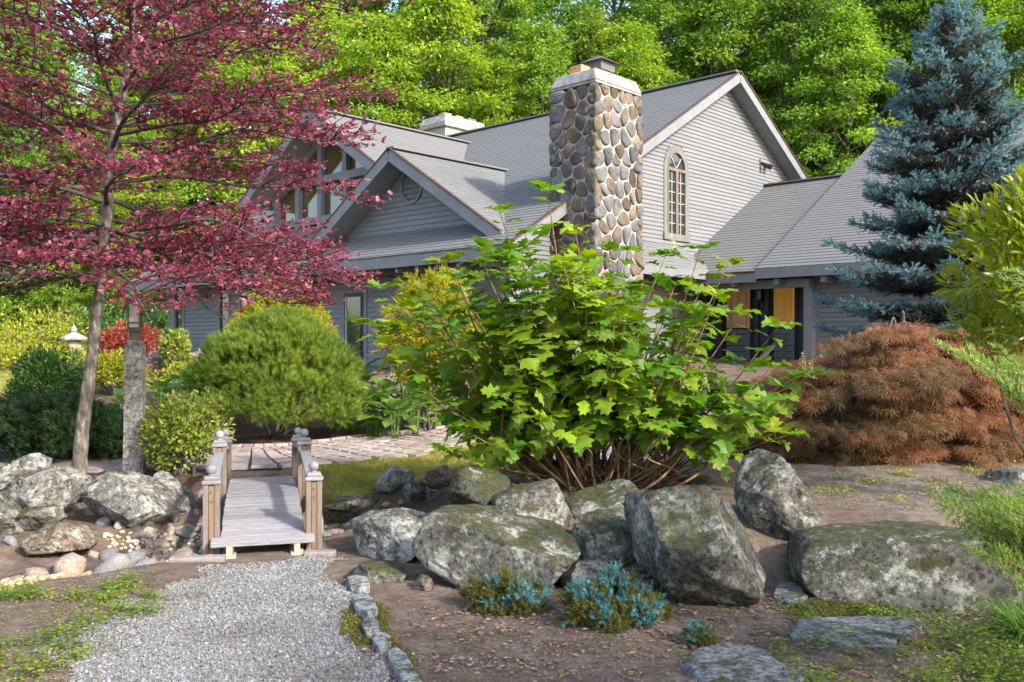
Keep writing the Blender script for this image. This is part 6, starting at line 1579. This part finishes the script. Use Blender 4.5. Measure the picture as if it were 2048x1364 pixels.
cover('soil_crumbs', gr([(700, 1150), (1500, 1180), (2080, 1190), (2200, 1420), (700, 1420)]), 26000, 0.004, 0.013, 'litter', 'fine bark crumbs on the foreground soil', 6, 5000, 0.2, hgt=0.0, flat=0.3)
cover('left_crumbs', gr([(-150, 1150), (400, 1120), (420, 1180), (100, 1420), (-300, 1420)]), 11000, 0.004, 0.016, 'litter', 'fine crumbs and dry bits on the soil at the left', 7, 3500, 0.2, hgt=0.0, flat=0.3)
cover('bed_litter', [(-0.5, 7.6), (0.8, 7.3), (3.0, 6.9), (6.0, 6.5), (6.5, 10), (2.5, 10.2), (0, 9.5)], 11000, 0.006, 0.03, 'litter', 'dry leaves and bark bits in the raised bed', 8, 3000, 0.2, hgt=0.0, flat=0.3)
cover('soil_sprouts', gr([(830, 1250), (1100, 1290), (1500, 1240), (1560, 1400), (840, 1420)]), 500, 0.01, 0.026, 'weed', 'scattered green sprouts on the foreground soil', 9, 60, 0.03, hgt=0.02)
cover('bed_moss', [(-0.4, 7.4), (0.9, 7.2), (2.3, 7.4), (3.2, 7.0), (3.0, 8.2), (1.6, 9.3), (0, 9.2)], 9000, 0.008, 0.02, 'olive', 'olive moss and low growth between the boulders', 10, 60, 0.16, hgt=0.015)
cover('ledge_moss', gr([(1560, 1215), (2060, 1205), (2060, 1235), (1600, 1238)]), 5000, 0.008, 0.02, 'olive', 'mossy fringe along the foot of the ledge', 11, 70, 0.06, hgt=0.02)
rg = np.random.default_rng(91); q = pts_in(gr([(800, 1190), (2080, 1190), (2200, 1420), (780, 1420)]), 170, 0.1, rg); st_ = MB()
for x, y in q:
    a = rg.uniform(0, 6.28); l = rg.uniform(0.03, 0.12); z = Hs(x, y) + 0.008
    st_.tube([(x, y, z), (x + math.cos(a) * l * 0.5, y + math.sin(a) * l * 0.5, z + 0.006), (x + math.cos(a + 0.25) * l, y + math.sin(a + 0.25) * l, z)], [0.0022, 0.002, 0.0012], 4)
tag(st_.build('fallen_twigs', M['stem']), 'short fallen twigs on the foreground soil', kind='stuff')
for poly, lab in [(gr([(1590, 1232), (1620, 1200), (1760, 1208), (1780, 1232), (1690, 1246)]), 'golden green moss cushion at the foot of the ledge'), (gr([(742, 1200), (775, 1215), (790, 1260), (830, 1330), (850, 1390), (815, 1370), (775, 1290), (752, 1235)]), 'green moss along the edging stones'), (gr([(690, 1225), (720, 1215), (760, 1280), (720, 1290), (690, 1265)]), 'green moss creeping onto the gravel edge')]:
    o = patch('moss', poly, M['moss'], 0.012, 0.02, 0.05, lab, kind='stuff')
    q = pts_in(poly, 1400, 0.05); n = len(q)
    T = np.stack([q[:, 0], q[:, 1], H(q[:, 0], q[:, 1]) + 0.01], 1)
    mt = foliage('moss_tips', T, np.stack([R.normal(0, .5, n), R.normal(0, .5, n), np.ones(n)], 1), rdir(n), R.uniform(0.008, 0.02, n), M['olive'], LEAF, o)

# ------------------------------------------------------------------ forest behind the house
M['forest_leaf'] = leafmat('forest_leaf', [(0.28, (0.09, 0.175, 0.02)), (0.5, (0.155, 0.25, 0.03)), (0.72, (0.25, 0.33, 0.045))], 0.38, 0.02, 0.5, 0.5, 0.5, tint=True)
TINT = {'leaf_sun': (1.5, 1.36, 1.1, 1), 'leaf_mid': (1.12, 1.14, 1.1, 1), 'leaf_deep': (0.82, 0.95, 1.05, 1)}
def tree_proto(seed, h, rmax, z_low, nclump, nleaf, leaf, conifer=False):
    """trunk and crown meshes of one forest tree, base at the origin"""
    rg = np.random.default_rng(seed); mb = MB()
    sway = rg.normal(0, 0.25 if z_low < 12 else 0.7, 2)
    tp = [np.array([sway[0] * math.sin(t * 2.5), sway[1] * math.sin(t * 2), h * t * 0.96]) for t in np.linspace(0, 1, 9)]
    tp[0][2] = -0.6
    mb.tube(tp, np.linspace(0.20, 0.02, 9) * h / 18 * (0.62 if z_low > 12 else 1), 9)
    if z_low > 12:
        for k in range(16):
            z = h * rg.uniform(0.3, 0.6); a = rg.uniform(0, 6.28); l = rg.uniform(0.5, 1.6); b = np.array([sway[0] * math.sin(z / h * 2.6), sway[1] * math.sin(z / h * 2.1), z])
            mb.tube([b, b + np.array([math.cos(a) * l, math.sin(a) * l, rg.uniform(-0.3, 0.5)])], [0.03, 0.008], 4)
    C, RR = [], []
    for k in range(nclump):
        t = (k + 0.5) / nclump; z = z_low + (h - z_low) * t; a = k * 2.39996 + rg.normal(0, 0.3)
        prof = (math.sin(math.pi * min(1, 0.12 + 0.88 * t)) ** 0.6) if not conifer else (1.05 - t)
        r = rmax * prof * rg.uniform(0.25, 1.0) ** 0.5
        p = np.array([math.cos(a) * r, math.sin(a) * r, z + rg.normal(0, 0.3)]); C.append(p)
        s = rg.uniform(0.55, 1.1) * (0.9 if not conifer else 0.75); RR.append((s, s, s * rg.uniform(0.35, 0.6)))
        tz = max(0.2, (z - r * 0.7) / h); b = np.array([sway[0] * math.sin(tz * 2.5), sway[1] * math.sin(tz * 2), h * tz * 0.96])
        if k % 2 == 0: mb.tube([b, (b + p) / 2 + np.array([0, 0, -0.15]), p], [0.06 * h / 18, 0.035 * h / 18, 0.012], 5, cap=False)
    C, RR = np.array(C), np.array(RR)
    T, o, i = clump_points(C, RR, nleaf, rg, 0.75)
    out = unit(C[i] * np.array([1, 1, 0.001])); T[:, 2] -= 0.30 * np.maximum(0, ((T - C[i]) * out).sum(1))
    D = unit(out * 0.6 + o * np.array([1, 1, 0.3]) + np.array([0, 0, -0.35]) + 0.5 * rg.normal(size=(nleaf, 3)))
    NN = unit(np.array([0, 0, 0.8]) + out * 0.5 + o * 0.5 + 0.6 * rg.normal(size=(nleaf, 3)))
    V, Fc = scatter(*LEAF, orient(D, NN, leaf * rg.uniform(0.7, 1.3, nleaf)), T)
    return mb, V, Fc
protos = []
for k, (h, r, zl, nc, nl, lf) in enumerate([(18, 3.4, 2.5, 150, 26000, 0.21), (16, 3.0, 1.5, 140, 25000, 0.20), (21, 3.2, 5.0, 150, 24000, 0.21), (14, 3.1, 1.0, 130, 24000, 0.19), (23, 3.0, 8.0, 130, 21000, 0.22), (19, 2.6, 4.0, 120, 19000, 0.21), (25, 2.6, 14.5, 60, 9000, 0.21)]):
    mb, V, Fc = tree_proto(100 + k, h, r, zl, nc, nl, lf)
    tm = mb.mesh('trunk', M['bark'] if (k % 2 or k == 6) else M['bark_grey'], True)
    protos.append((h, tm, V, Fc, {}))
def crown_mesh(k, m):
    h, tm, V, Fc, d = protos[k]
    if 0 not in d: d[0] = np_mesh('crown', V, Fc, M['forest_leaf'])
    return d[0]
def plant(k, x, y, m, s, rz, label, group, name='forest_tree', z=None):
    r = empty(name, (x, y, Hs(x, y) if z is None else z), rz); r.scale = (s, s, s * random.uniform(0.94, 1.06)); tag(r, label, 'tree', group)
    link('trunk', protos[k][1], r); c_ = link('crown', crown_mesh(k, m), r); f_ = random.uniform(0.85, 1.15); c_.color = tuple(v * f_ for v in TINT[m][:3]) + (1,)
    return r
random.seed(11)
FG = 'forest trees behind the house'
forest = [  # prototype, photo column, distance, leaf tone, scale
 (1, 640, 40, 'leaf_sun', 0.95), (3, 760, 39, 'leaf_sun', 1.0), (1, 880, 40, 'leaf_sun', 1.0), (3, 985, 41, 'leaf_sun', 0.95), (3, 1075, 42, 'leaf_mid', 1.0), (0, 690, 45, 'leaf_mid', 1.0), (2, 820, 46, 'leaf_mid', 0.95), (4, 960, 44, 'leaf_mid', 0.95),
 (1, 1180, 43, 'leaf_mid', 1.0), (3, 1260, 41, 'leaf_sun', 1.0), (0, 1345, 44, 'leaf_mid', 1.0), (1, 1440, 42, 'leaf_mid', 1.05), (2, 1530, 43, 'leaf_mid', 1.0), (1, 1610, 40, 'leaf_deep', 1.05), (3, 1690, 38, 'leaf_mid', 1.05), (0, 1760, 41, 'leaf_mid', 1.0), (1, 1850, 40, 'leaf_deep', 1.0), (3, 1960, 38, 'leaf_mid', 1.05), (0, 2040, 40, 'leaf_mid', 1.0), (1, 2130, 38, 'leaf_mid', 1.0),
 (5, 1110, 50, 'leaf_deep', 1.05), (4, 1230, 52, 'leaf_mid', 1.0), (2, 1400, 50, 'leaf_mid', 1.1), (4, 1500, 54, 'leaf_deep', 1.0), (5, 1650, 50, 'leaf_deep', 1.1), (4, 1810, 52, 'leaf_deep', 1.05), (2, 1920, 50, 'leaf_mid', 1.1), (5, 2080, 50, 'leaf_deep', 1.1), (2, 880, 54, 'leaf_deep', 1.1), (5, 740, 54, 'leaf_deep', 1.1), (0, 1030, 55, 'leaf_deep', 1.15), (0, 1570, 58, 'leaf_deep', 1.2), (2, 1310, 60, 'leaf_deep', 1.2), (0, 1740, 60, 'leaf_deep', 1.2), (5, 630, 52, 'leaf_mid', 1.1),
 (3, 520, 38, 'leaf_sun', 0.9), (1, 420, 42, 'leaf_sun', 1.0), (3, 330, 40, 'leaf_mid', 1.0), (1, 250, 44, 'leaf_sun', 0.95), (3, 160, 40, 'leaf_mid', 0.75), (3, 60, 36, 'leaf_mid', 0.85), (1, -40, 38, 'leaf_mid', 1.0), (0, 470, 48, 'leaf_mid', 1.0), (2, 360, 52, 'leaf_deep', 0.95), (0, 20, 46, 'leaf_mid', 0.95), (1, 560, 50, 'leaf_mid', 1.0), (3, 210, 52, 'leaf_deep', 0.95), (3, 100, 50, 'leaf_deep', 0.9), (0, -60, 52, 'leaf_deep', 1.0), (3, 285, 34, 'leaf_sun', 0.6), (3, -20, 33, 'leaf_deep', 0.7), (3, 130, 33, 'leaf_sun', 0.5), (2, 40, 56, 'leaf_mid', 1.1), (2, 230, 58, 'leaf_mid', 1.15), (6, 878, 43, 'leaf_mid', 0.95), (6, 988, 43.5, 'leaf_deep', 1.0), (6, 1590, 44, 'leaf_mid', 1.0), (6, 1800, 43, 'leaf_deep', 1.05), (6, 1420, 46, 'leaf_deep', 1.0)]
words_ = ['yellow green', 'mid green', 'deep green']
groups_ = {}
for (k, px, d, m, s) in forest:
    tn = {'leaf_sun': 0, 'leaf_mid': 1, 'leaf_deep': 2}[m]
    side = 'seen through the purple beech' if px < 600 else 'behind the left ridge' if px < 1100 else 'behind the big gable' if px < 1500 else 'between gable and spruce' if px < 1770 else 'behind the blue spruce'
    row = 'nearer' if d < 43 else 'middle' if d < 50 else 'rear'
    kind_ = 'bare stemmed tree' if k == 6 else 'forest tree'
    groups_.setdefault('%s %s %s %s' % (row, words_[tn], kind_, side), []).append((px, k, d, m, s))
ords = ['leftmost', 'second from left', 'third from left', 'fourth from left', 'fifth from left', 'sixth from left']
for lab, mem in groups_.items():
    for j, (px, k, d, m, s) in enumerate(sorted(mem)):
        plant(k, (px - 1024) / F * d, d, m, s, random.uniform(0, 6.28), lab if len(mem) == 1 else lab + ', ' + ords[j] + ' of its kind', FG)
# trees behind the camera whose shade falls on the foreground
SG = 'shade trees behind the viewer'
sxy = Vector((SUN_DIR.x, SUN_DIR.y)).normalized(); px_ = Vector((-sxy.y, sxy.x))
for j, kx in enumerate((-13, -9.6, -6.4, -3.2, 0.0, 3.2, 6.4, 9.6)):
    p = sxy * (SHADE_D + random.uniform(-1.2, 1.2)) + px_ * kx
    plant([1, 3, 0, 1, 3, 1, 0, 3][j], p.x, p.y, 'leaf_mid', SHADE_S * [1, 1.12, .9, 1, 1.12, 1, .9, 1.12][j], j * 1.3, 'leafy tree behind the viewer shading the foreground', SG, 'shade_tree', 0.0)
